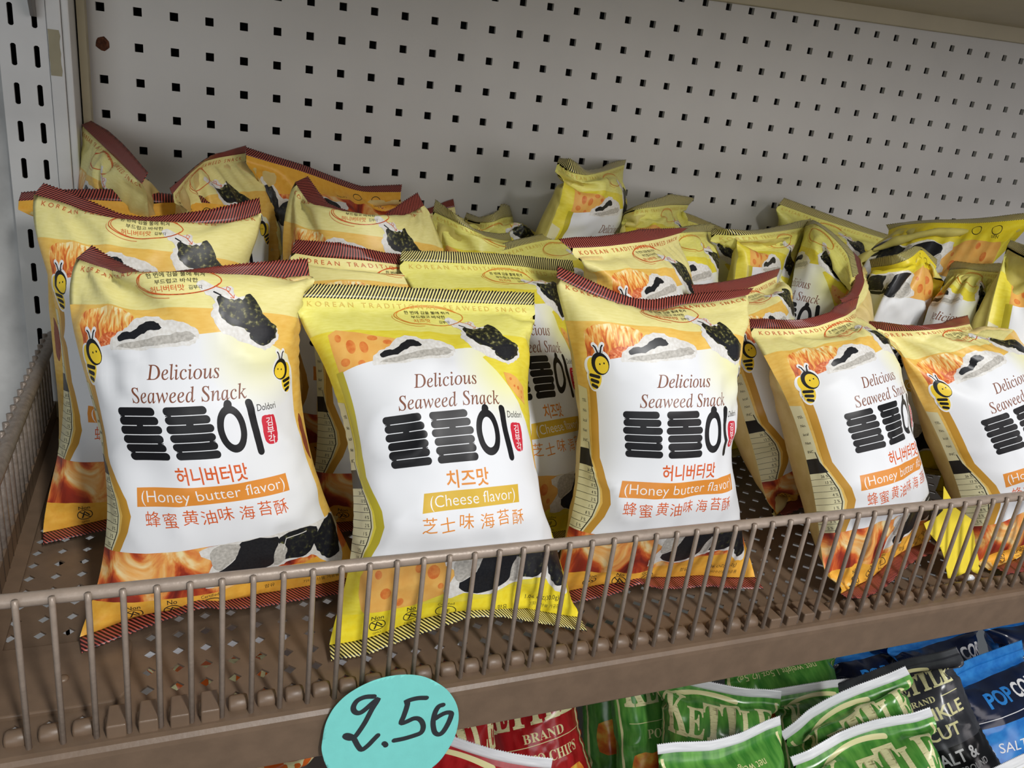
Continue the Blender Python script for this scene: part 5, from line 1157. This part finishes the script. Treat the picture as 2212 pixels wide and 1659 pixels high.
def kettle_art(kind):
    a = Art(140, 190)
    if kind == 'line':
        a.stroke(arc_pts(-5,24,52,20,-178,-60,26), 3.0, J['cream2'], w1=5.0)
        x = -55
        for k, (ch, w, h) in enumerate(zip('KETTLE', (24,17,19,19,17,19), (46,30,38,42,34,38))):
            a.text(mathbold(ch), x+w/2, 56-k*.6, h*1.42, J['cream'], fit=w*1.04, weight=.012); x += w-0.4
        a.text(mathbold('BRAND'), 18, 70, 12, J['cream2'], fit=44)
        a.stroke([(-52,74),(62,72)], 0.7, J['cream2'])
        a.text(mathbold('POTATO CHIPS'), 10, 90, 13, J['cream2'], fit=86)
        blob(a, [(-50,108),(-20,104),(20,106),(52,104),(50,136),(20,142),(-30,140),(-52,138)], J['orangepic'], 2, 3)
        a.text('net weight 1.5oz (42.5g)', 12, 171, 10.5, J['cream2'], fit=92)
        for x in (-66, 64): a.poly([(x,4),(x+3,4),(x+4,186),(x+1,186)], J['cream2'])
    elif kind == 'black':
        a.stroke(arc_pts(12,20,40,16,-178,-60,26), 2.2, J['cream2'], w1=3.8)
        x = -22
        for k, (ch, w, h) in enumerate(zip('KETTLE', (16,11.5,13,13,11.5,13), (30,20,25,27,22,25))):
            a.text(mathbold(ch), x+w/2, 34, h*1.3, J['cream'], fit=w, weight=.012); x += w-0.4
        a.text(mathbold('BRAND'), 10, 46, 8, J['cream2'], fit=30); a.stroke([(32,43),(54,43)], .8, J['cream2'])
        a.text('KRINKLE', 14, 62, 16, J['cream2'], fit=76, weight=.02); a.text('CUT', 18, 79, 16, J['cream2'], fit=36, weight=.02)
        a.rect(-70, 87, 70, 190, J['blackd'])
        a.text('SALT &', 18, 102, 15, J['white'], fit=48, weight=.02); a.text('FRESH GROUND', 20, 112, 8.5, J['white'], fit=56, weight=.012); a.text('PEPPER', 22, 127, 15, J['white'], fit=54, weight=.02)
    else:
        a.rect(-70, 16, 70, 66, J['navy'])
        a.text('POP', -8, 48, 23, J['blue'], fit=36, weight=.03); a.text('CORN', 36, 48, 23, J['white'], fit=46, weight=.03)
        a.stroke([(-60,59),(60,59)], .8, J['white'])
        blob(a, [(10,80),(40,74),(62,82),(60,130),(30,140),(6,120)], J['popbrown'], 2, 3)
        a.text('SEA SALT', -28, 94, 14, J['white'], fit=56)
    return a.cut(FNU, FNV)
KA = {k: kettle_art(k) for k in ('line', 'black', 'pop')}
LOW = {
 'r1': {"k":"red","W":0.1293,"f":0,"T":[[0.1836,0.1847,-0.215],[0.1995,0.186,-0.215],[0.2155,0.1873,-0.215],[0.2314,0.1891,-0.215],[0.2472,0.1912,-0.215],[0.2631,0.1933,-0.215],[0.279,0.1946,-0.215],[0.295,0.1948,-0.215],[0.311,0.195,-0.215]],"S":[[-0.0003,0.0039,0.0075],[-0.0003,0.0039,0.0075],[-0.0003,0.0039,0.0075],[-0.0003,0.0039,0.0075],[-0.0003,0.0039,0.0075],[-0.0003,0.0039,0.0075],[-0.0003,0.0039,0.0075],[-0.0003,0.0039,0.0075],[-0.0003,0.0039,0.0075]],"B":[[0.1927,0.1121,-0.3569],[0.2078,0.1133,-0.3569],[0.223,0.1145,-0.3569],[0.2381,0.1157,-0.3569],[0.2533,0.117,-0.3569],[0.2684,0.1182,-0.3569],[0.2836,0.1194,-0.3569],[0.2987,0.1207,-0.3569],[0.3139,0.1219,-0.3569]]},
 'r2': {"k":"red","W":0.1293,"f":0,"T":[[0.2929,0.2675,-0.2678],[0.3065,0.2623,-0.2612],[0.3201,0.2571,-0.2546],[0.3334,0.2513,-0.2479],[0.3467,0.2454,-0.2412],[0.36,0.2397,-0.2345],[0.374,0.2352,-0.228],[0.3879,0.2307,-0.2215],[0.4018,0.2263,-0.215]],"S":[[-0.0016,0.0046,0.0069],[-0.0016,0.0046,0.0069],[-0.0016,0.0046,0.0069],[-0.0016,0.0046,0.0069],[-0.0016,0.0046,0.0069],[-0.0016,0.0046,0.0069],[-0.0016,0.0046,0.0069],[-0.0016,0.0046,0.0069],[-0.0016,0.0046,0.0069]],"B":[[0.3255,0.1784,-0.397],[0.3384,0.1735,-0.3907],[0.3514,0.1686,-0.3844],[0.3643,0.1637,-0.3781],[0.3773,0.1588,-0.3719],[0.3902,0.1539,-0.3656],[0.4032,0.149,-0.3593],[0.4161,0.1441,-0.353],[0.4291,0.1392,-0.3468]]},
 'r3': {"k":"red","W":0.1293,"f":0,"T":[[0.2047,0.1667,-0.2],[0.2184,0.1583,-0.2],[0.2318,0.1497,-0.2],[0.2443,0.1397,-0.2],[0.2568,0.1297,-0.2],[0.2699,0.1205,-0.2],[0.2837,0.1125,-0.2],[0.2981,0.1055,-0.2],[0.3131,0.0999,-0.2]],"S":[[0.0018,0.0029,0.0078],[0.0018,0.0029,0.0078],[0.0018,0.0029,0.0078],[0.0018,0.0029,0.0078],[0.0018,0.0029,0.0078],[0.0018,0.0029,0.0078],[0.0018,0.0029,0.0078],[0.0018,0.0029,0.0078],[0.0018,0.0029,0.0078]],"B":[[0.172,0.108,-0.3462],[0.1849,0.1,-0.3462],[0.1978,0.092,-0.3462],[0.2108,0.084,-0.3462],[0.2237,0.076,-0.3462],[0.2366,0.0681,-0.3462],[0.2496,0.0601,-0.3462],[0.2625,0.0521,-0.3462],[0.2755,0.0441,-0.3462]]},
 'o1': {"k":"orange","W":0.1293,"f":0,"T":[[0.0192,0.1804,-0.21],[0.0352,0.1803,-0.21],[0.0512,0.1803,-0.21],[0.0672,0.1803,-0.21],[0.0832,0.18,-0.21],[0.0991,0.1796,-0.21],[0.1151,0.1797,-0.21],[0.1311,0.1799,-0.21],[0.1471,0.1801,-0.21]],"S":[[0.0,0.0039,0.0075],[0.0,0.0039,0.0075],[0.0,0.0039,0.0075],[0.0,0.0039,0.0075],[0.0,0.0039,0.0075],[0.0,0.0039,0.0075],[0.0,0.0039,0.0075],[0.0,0.0039,0.0075],[0.0,0.0039,0.0075]],"B":[[0.0222,0.1061,-0.3518],[0.0374,0.106,-0.3518],[0.0526,0.106,-0.3518],[0.0678,0.106,-0.3518],[0.083,0.106,-0.3518],[0.0982,0.1059,-0.3518],[0.1134,0.1059,-0.3518],[0.1286,0.1059,-0.3518],[0.1438,0.1058,-0.3518]]},
 'g1': {"k":"green","W":0.1293,"f":0,"T":[[0.4376,0.2504,-0.25],[0.4535,0.2518,-0.25],[0.4694,0.2533,-0.25],[0.4854,0.2549,-0.25],[0.5013,0.2566,-0.25],[0.5172,0.2583,-0.25],[0.5331,0.2599,-0.25],[0.549,0.2615,-0.25],[0.5649,0.2631,-0.25]],"S":[[-0.0004,0.0036,0.0077],[-0.0004,0.0036,0.0077],[-0.0004,0.0036,0.0077],[-0.0004,0.0036,0.0077],[-0.0004,0.0036,0.0077],[-0.0004,0.0036,0.0077],[-0.0004,0.0036,0.0077],[-0.0004,0.0036,0.0077],[-0.0004,0.0036,0.0077]],"B":[[0.4474,0.1837,-0.3952],[0.4626,0.1852,-0.3952],[0.4777,0.1867,-0.3952],[0.4928,0.1882,-0.3952],[0.5079,0.1897,-0.3952],[0.5231,0.1912,-0.3952],[0.5382,0.1927,-0.3952],[0.5533,0.1942,-0.3952],[0.5684,0.1957,-0.3952]]},
 'g2': {"k":"green","W":0.1293,"f":0,"T":[[0.4747,0.2089,-0.235],[0.4885,0.201,-0.235],[0.502,0.1923,-0.235],[0.5154,0.1836,-0.235],[0.529,0.1752,-0.235],[0.5429,0.1672,-0.235],[0.5576,0.1609,-0.235],[0.573,0.1567,-0.235],[0.5878,0.1508,-0.235]],"S":[[0.0016,0.0032,0.0077],[0.0016,0.0032,0.0077],[0.0016,0.0032,0.0077],[0.0016,0.0032,0.0077],[0.0016,0.0032,0.0077],[0.0016,0.0032,0.0077],[0.0016,0.0032,0.0077],[0.0016,0.0032,0.0077],[0.0016,0.0032,0.0077]],"B":[[0.4452,0.1452,-0.3801],[0.4587,0.1382,-0.3801],[0.4722,0.1313,-0.3801],[0.4858,0.1243,-0.3801],[0.4993,0.1174,-0.3801],[0.5128,0.1104,-0.3801],[0.5263,0.1035,-0.3801],[0.5398,0.0966,-0.3801],[0.5534,0.0896,-0.3801]]},
 'g3': {"k":"green","W":0.1656,"f":1,"T":[[0.5853,0.2351,-0.265],[0.6057,0.2373,-0.265],[0.626,0.2394,-0.265],[0.6464,0.2416,-0.265],[0.6668,0.2438,-0.265],[0.6871,0.2415,-0.265],[0.7075,0.2391,-0.265],[0.7278,0.2367,-0.265],[0.7482,0.2343,-0.265]],"S":[[0.0,0.0039,0.0075],[0.0,0.0039,0.0075],[0.0,0.0039,0.0075],[0.0,0.0039,0.0075],[0.0,0.0039,0.0075],[0.0,0.0039,0.0075],[0.0,0.0039,0.0075],[0.0,0.0039,0.0075],[0.0,0.0039,0.0075]],"B":[[0.5885,0.165,-0.4068],[0.608,0.1649,-0.4068],[0.6275,0.1648,-0.4068],[0.6469,0.1647,-0.4068],[0.6664,0.1646,-0.4068],[0.6859,0.1645,-0.4068],[0.7053,0.1645,-0.4068],[0.7248,0.1644,-0.4068],[0.7443,0.1643,-0.4068]]},
 'g4': {"k":"green","W":0.1293,"f":0,"T":[[0.5893,0.1685,-0.25],[0.6053,0.1676,-0.25],[0.6213,0.167,-0.25],[0.6373,0.1664,-0.25],[0.6533,0.1657,-0.25],[0.6693,0.165,-0.25],[0.6851,0.1631,-0.25],[0.701,0.1608,-0.25],[0.7169,0.159,-0.25]],"S":[[0.0003,0.0039,0.0075],[0.0003,0.0039,0.0075],[0.0003,0.0039,0.0075],[0.0003,0.0039,0.0075],[0.0003,0.0039,0.0075],[0.0003,0.0039,0.0075],[0.0003,0.0039,0.0075],[0.0003,0.0039,0.0075],[0.0003,0.0039,0.0075]],"B":[[0.5871,0.0955,-0.3919],[0.6022,0.0944,-0.3919],[0.6174,0.0933,-0.3919],[0.6326,0.0922,-0.3919],[0.6477,0.091,-0.3919],[0.6629,0.0899,-0.3919],[0.678,0.0888,-0.3919],[0.6932,0.0876,-0.3919],[0.7083,0.0865,-0.3919]]},
 'g5': {"k":"green","W":0.1293,"f":1,"T":[[0.4047,0.0911,-0.2],[0.4206,0.0897,-0.2],[0.4362,0.0863,-0.2],[0.4519,0.0833,-0.2],[0.4679,0.0835,-0.2],[0.4838,0.0846,-0.2],[0.4995,0.0879,-0.2],[0.5151,0.0912,-0.2],[0.531,0.0929,-0.2]],"S":[[-0.0001,0.0039,0.0075],[-0.0001,0.0039,0.0075],[-0.0001,0.0039,0.0075],[-0.0001,0.0039,0.0075],[-0.0001,0.0039,0.0075],[-0.0001,0.0039,0.0075],[-0.0001,0.0039,0.0075],[-0.0001,0.0039,0.0075],[-0.0001,0.0039,0.0075]],"B":[[0.4081,0.0129,-0.3418],[0.4233,0.0131,-0.3418],[0.4385,0.0133,-0.3418],[0.4537,0.0135,-0.3418],[0.4689,0.0137,-0.3418],[0.4841,0.014,-0.3418],[0.4993,0.0142,-0.3418],[0.5145,0.0144,-0.3418],[0.5297,0.0146,-0.3418]]},
 'g6': {"k":"green","W":0.1293,"f":0,"T":[[0.5455,0.0967,-0.2246],[0.5581,0.0958,-0.215],[0.5701,0.0964,-0.2044],[0.5823,0.094,-0.1946],[0.5946,0.0906,-0.185],[0.6079,0.0872,-0.1767],[0.6221,0.084,-0.17],[0.6362,0.0808,-0.1632],[0.6498,0.078,-0.1554]],"S":[[-0.0032,0.0049,0.0062],[-0.0032,0.0049,0.0062],[-0.0032,0.0049,0.0062],[-0.0032,0.0049,0.0062],[-0.0032,0.0049,0.0062],[-0.0032,0.0049,0.0062],[-0.0032,0.0049,0.0062],[-0.0032,0.0049,0.0062],[-0.0032,0.0049,0.0062]],"B":[[0.6066,0.0059,-0.3368],[0.6191,0.0037,-0.3285],[0.6316,0.0014,-0.3202],[0.6441,-0.0008,-0.3118],[0.6567,-0.003,-0.3035],[0.6692,-0.0053,-0.2952],[0.6817,-0.0075,-0.2869],[0.6943,-0.0098,-0.2786],[0.7068,-0.012,-0.2703]]},
 'g7': {"k":"green","W":0.1293,"f":0,"T":[[0.5257,0.0641,-0.2163],[0.5399,0.061,-0.2097],[0.5547,0.0611,-0.2035],[0.5695,0.0612,-0.1973],[0.5829,0.0579,-0.1896],[0.5957,0.0528,-0.1815],[0.6095,0.0473,-0.1755],[0.6235,0.0417,-0.1703],[0.6377,0.0383,-0.1637]],"S":[[-0.0021,0.0046,0.0068],[-0.0021,0.0046,0.0068],[-0.0021,0.0046,0.0068],[-0.0021,0.0046,0.0068],[-0.0021,0.0046,0.0068],[-0.0021,0.0046,0.0068],[-0.0021,0.0046,0.0068],[-0.0021,0.0046,0.0068],[-0.0021,0.0046,0.0068]],"B":[[0.5686,-0.02,-0.3435],[0.5821,-0.0231,-0.3372],[0.5955,-0.0262,-0.3308],[0.609,-0.0294,-0.3245],[0.6225,-0.0325,-0.3182],[0.636,-0.0356,-0.3119],[0.6494,-0.0387,-0.3055],[0.6629,-0.0418,-0.2992],[0.6764,-0.0449,-0.2929]]},
 'k1': {"k":"black","W":0.1293,"f":0,"T":[[0.6755,0.1634,-0.2566],[0.6851,0.156,-0.2461],[0.6954,0.1499,-0.2355],[0.7056,0.1438,-0.2249],[0.7153,0.1371,-0.214],[0.7246,0.1297,-0.2033],[0.7336,0.1208,-0.1936],[0.7427,0.1119,-0.1839],[0.7523,0.1045,-0.1734]],"S":[[-0.002,0.0058,0.0059],[-0.002,0.0058,0.0059],[-0.002,0.0058,0.0059],[-0.002,0.0058,0.0059],[-0.002,0.0058,0.0059],[-0.002,0.0058,0.0059],[-0.002,0.0058,0.0059],[-0.002,0.0058,0.0059],[-0.002,0.0058,0.0059]],"B":[[0.7154,0.0549,-0.3657],[0.7246,0.0479,-0.3558],[0.7337,0.0409,-0.3459],[0.7429,0.0339,-0.336],[0.752,0.0269,-0.3261],[0.7612,0.0199,-0.3162],[0.7703,0.0128,-0.3063],[0.7795,0.0058,-0.2964],[0.7887,-0.0012,-0.2865]]},
 'p1': {"k":"pop","W":0.1667,"f":0,"T":[[0.8131,0.2238,-0.27],[0.8339,0.2267,-0.27],[0.8548,0.2296,-0.27],[0.8756,0.2324,-0.27],[0.8964,0.2353,-0.27],[0.9175,0.2351,-0.27],[0.9385,0.2348,-0.27],[0.9595,0.2345,-0.27],[0.9806,0.2343,-0.27]],"S":[[-0.0003,0.0051,0.0098],[-0.0003,0.0051,0.0098],[-0.0003,0.0051,0.0098],[-0.0003,0.0051,0.0098],[-0.0003,0.0051,0.0098],[-0.0003,0.0051,0.0098],[-0.0003,0.0051,0.0098],[-0.0003,0.0051,0.0098],[-0.0003,0.0051,0.0098]],"B":[[0.823,0.1531,-0.4119],[0.8426,0.1543,-0.4119],[0.8621,0.1555,-0.4119],[0.8817,0.1567,-0.4119],[0.9013,0.158,-0.4119],[0.9208,0.1592,-0.4119],[0.9404,0.1604,-0.4119],[0.9599,0.1616,-0.4119],[0.9795,0.1628,-0.4119]]},
 'p2': {"k":"pop","W":0.1667,"f":0,"T":[[0.7789,0.1365,-0.25],[0.8011,0.1411,-0.25],[0.8233,0.1456,-0.25],[0.8455,0.1502,-0.25],[0.8678,0.1537,-0.25],[0.8903,0.1561,-0.25],[0.9129,0.1586,-0.25],[0.9354,0.161,-0.25],[0.9579,0.1635,-0.25]],"S":[[-0.0008,0.005,0.0098],[-0.0008,0.005,0.0098],[-0.0008,0.005,0.0098],[-0.0008,0.005,0.0098],[-0.0008,0.005,0.0098],[-0.0008,0.005,0.0098],[-0.0008,0.005,0.0098],[-0.0008,0.005,0.0098],[-0.0008,0.005,0.0098]],"B":[[0.8016,0.0675,-0.3921],[0.821,0.0704,-0.3921],[0.8403,0.0733,-0.3921],[0.8597,0.0762,-0.3921],[0.8791,0.0792,-0.3921],[0.8985,0.0821,-0.3921],[0.9178,0.085,-0.3921],[0.9372,0.0879,-0.3921],[0.9566,0.0908,-0.3921]]},
 'p3': {"k":"pop","W":0.1667,"f":0,"T":[[0.9497,0.2197,-0.25],[0.9714,0.2181,-0.25],[0.9932,0.2166,-0.25],[1.0149,0.215,-0.25],[1.0365,0.2181,-0.25],[1.058,0.2219,-0.25],[1.0795,0.2256,-0.25],[1.1009,0.2294,-0.25],[1.1224,0.2332,-0.25]],"S":[[-0.0004,0.0051,0.0098],[-0.0004,0.0051,0.0098],[-0.0004,0.0051,0.0098],[-0.0004,0.0051,0.0098],[-0.0004,0.0051,0.0098],[-0.0004,0.0051,0.0098],[-0.0004,0.0051,0.0098],[-0.0004,0.0051,0.0098],[-0.0004,0.0051,0.0098]],"B":[[0.9639,0.1421,-0.3919],[0.9834,0.1437,-0.3919],[1.0029,0.1452,-0.3919],[1.0225,0.1467,-0.3919],[1.042,0.1482,-0.3919],[1.0616,0.1497,-0.3919],[1.0811,0.1513,-0.3919],[1.1006,0.1528,-0.3919],[1.1202,0.1543,-0.3919]]},
 'p4': {"k":"pop","W":0.1667,"f":0,"T":[[0.7266,0.2413,-0.29],[0.7475,0.2442,-0.29],[0.7683,0.2471,-0.29],[0.7892,0.25,-0.29],[0.81,0.2524,-0.29],[0.8308,0.249,-0.29],[0.8515,0.2455,-0.29],[0.8723,0.242,-0.29],[0.893,0.2386,-0.29]],"S":[[0.0001,0.0051,0.0097],[0.0001,0.0051,0.0097],[0.0001,0.0051,0.0097],[0.0001,0.0051,0.0097],[0.0001,0.0051,0.0097],[0.0001,0.0051,0.0097],[0.0001,0.0051,0.0097],[0.0001,0.0051,0.0097],[0.0001,0.0051,0.0097]],"B":[[0.7303,0.1728,-0.4318],[0.7499,0.1724,-0.4318],[0.7695,0.1721,-0.4318],[0.7891,0.1718,-0.4318],[0.8087,0.1715,-0.4318],[0.8283,0.1712,-0.4318],[0.8479,0.1708,-0.4318],[0.8674,0.1705,-0.4318],[0.887,0.1702,-0.4318]]},
 'w1': {"k":"line","W":0.1324,"f":0,"T":[[0.6461,-0.0139,-0.185],[0.6624,-0.012,-0.185],[0.6787,-0.0101,-0.185],[0.6949,-0.0083,-0.185],[0.7113,-0.007,-0.185],[0.7276,-0.0057,-0.185],[0.744,-0.0044,-0.185],[0.7603,-0.0031,-0.185],[0.7766,-0.0018,-0.185]],"S":[[-0.0004,0.0039,0.0075],[-0.0004,0.0039,0.0075],[-0.0004,0.0039,0.0075],[-0.0004,0.0039,0.0075],[-0.0004,0.0039,0.0075],[-0.0004,0.0039,0.0075],[-0.0004,0.0039,0.0075],[-0.0004,0.0039,0.0075],[-0.0004,0.0039,0.0075]],"B":[[0.6561,-0.0867,-0.3269],[0.6716,-0.0852,-0.3269],[0.6871,-0.0838,-0.3269],[0.7026,-0.0824,-0.3269],[0.7181,-0.0809,-0.3269],[0.7336,-0.0795,-0.3269],[0.7491,-0.0781,-0.3269],[0.7646,-0.0766,-0.3269],[0.7801,-0.0752,-0.3269]]},
 'o2': {"k":"orange","W":0.1293,"f":0,"T":[[0.0101,0.3399,-0.235],[0.0261,0.3398,-0.235],[0.0421,0.3397,-0.235],[0.0581,0.3397,-0.235],[0.0741,0.3397,-0.235],[0.0901,0.3395,-0.235],[0.1061,0.3393,-0.235],[0.1221,0.339,-0.235],[0.1381,0.3389,-0.235]],"S":[[0.0,0.0039,0.0075],[0.0,0.0039,0.0075],[0.0,0.0039,0.0075],[0.0,0.0039,0.0075],[0.0,0.0039,0.0075],[0.0,0.0039,0.0075],[0.0,0.0039,0.0075],[0.0,0.0039,0.0075],[0.0,0.0039,0.0075]],"B":[[0.0127,0.2659,-0.3768],[0.0279,0.2657,-0.3768],[0.0431,0.2656,-0.3768],[0.0583,0.2655,-0.3768],[0.0735,0.2654,-0.3768],[0.0887,0.2653,-0.3768],[0.1039,0.2651,-0.3768],[0.1191,0.265,-0.3768],[0.1343,0.2649,-0.3768]]},
 'r4': {"k":"red","W":0.1293,"f":0,"T":[[0.1768,0.3031,-0.245],[0.1928,0.3022,-0.245],[0.2087,0.3012,-0.245],[0.2247,0.3002,-0.245],[0.2407,0.2992,-0.245],[0.2567,0.3001,-0.245],[0.2726,0.301,-0.245],[0.2886,0.302,-0.245],[0.3046,0.3028,-0.245]],"S":[[0.0,0.0039,0.0075],[0.0,0.0039,0.0075],[0.0,0.0039,0.0075],[0.0,0.0039,0.0075],[0.0,0.0039,0.0075],[0.0,0.0039,0.0075],[0.0,0.0039,0.0075],[0.0,0.0039,0.0075],[0.0,0.0039,0.0075]],"B":[[0.1797,0.2273,-0.3868],[0.1949,0.2273,-0.3868],[0.2101,0.2273,-0.3868],[0.2253,0.2272,-0.3868],[0.2405,0.2272,-0.3868],[0.2557,0.2272,-0.3868],[0.2709,0.2271,-0.3868],[0.2861,0.2271,-0.3868],[0.3013,0.227,-0.3868]]},
 'g8': {"k":"green","W":0.1623,"f":0,"T":[[0.4325,0.3049,-0.26],[0.4526,0.3052,-0.26],[0.4727,0.3055,-0.26],[0.4928,0.3058,-0.26],[0.5129,0.3061,-0.26],[0.5329,0.3057,-0.26],[0.553,0.305,-0.26],[0.5731,0.3042,-0.26],[0.5932,0.3035,-0.26]],"S":[[0.0,0.0039,0.0075],[0.0,0.0039,0.0075],[0.0,0.0039,0.0075],[0.0,0.0039,0.0075],[0.0,0.0039,0.0075],[0.0,0.0039,0.0075],[0.0,0.0039,0.0075],[0.0,0.0039,0.0075],[0.0,0.0039,0.0075]],"B":[[0.4359,0.2317,-0.4018],[0.4549,0.2315,-0.4018],[0.474,0.2313,-0.4018],[0.4931,0.2312,-0.4018],[0.5122,0.231,-0.4018],[0.5313,0.2308,-0.4018],[0.5504,0.2307,-0.4018],[0.5694,0.2305,-0.4018],[0.5885,0.2303,-0.4018]]}}
FILM = {'green': 'green', 'red': 'red', 'orange': 'orange', 'black': 'blackf', 'pop': 'blue', 'line': 'silver'}
LOWLAB = {
 'r1':'red chip bag left of the large red one, its letter E beside the turquoise tag', 'r2':'large red chip bag under the shelf edge with cream block lettering and BRAND',
 'r3':'red bag in front of the other red bags, white seal sloping down right', 'o1':'orange bag corner at the bottom of the photo left of the turquoise tag',
 'g1':'narrow-looking green bag at the left end of the green bags below', 'g2':'green bag with white seal and big cream lettering, second from the left below the shelf',
 'g3':'upside-down green bag with net weight line, directly under the shelf edge', 'g4':'shaded dark green bag between the lettered green bag and the tilted front ones',
 'g5':'upside-down green bag with net weight line at the bottom edge of the photo', 'g6':'tilted green bag with broad white seal left of the black bag',
 'g7':'front green bag below the tilted one with broad white seal', 'k1':'black crinkle-cut chip bag with SALT and PEPPER lettering',
 'p1':'blue and navy popcorn bag directly above the black chip bag', 'p2':'blue popcorn bag at the right edge beside the black chip bag',
 'p3':'popcorn bag at the far right just under the shelf edge', 'p4':'dark blue bag under the shelf edge above the green bags',
 'w1':'bag in the bottom right corner with only its whitish seal showing', 'o2':'orange bag glimpsed through the deck holes at the left',
 'r4':'red bag glimpsed through the deck holes behind the front cheese bag', 'g8':'green bag glimpsed through the deck holes under the front right honey bag'}
for k, d in LOW.items(): d['p'] = 1.0
# every lower bag has its own width
build_bags(LOW, 11, 0.135, 0.185, lambda d: KA['black' if d['k'] == 'black' else 'pop' if d['k'] == 'pop' else 'line'],
           lambda d: J[FILM[d['k']]], lambda d: J[FILM[d['k']]], lambda d: J[{'pop': 'blue', 'black': 'blackf'}.get(d['k'], 'silver')], LOWLAB,
           lambda d: {'green': 'green chip bags', 'red': 'red chip bags', 'orange': 'orange chip bags', 'black': 'black chip bags', 'pop': 'blue popcorn bags', 'line': 'silver chip bags'}[d['k']], cat='chip bag', pname='chip_bag', shelf=0)
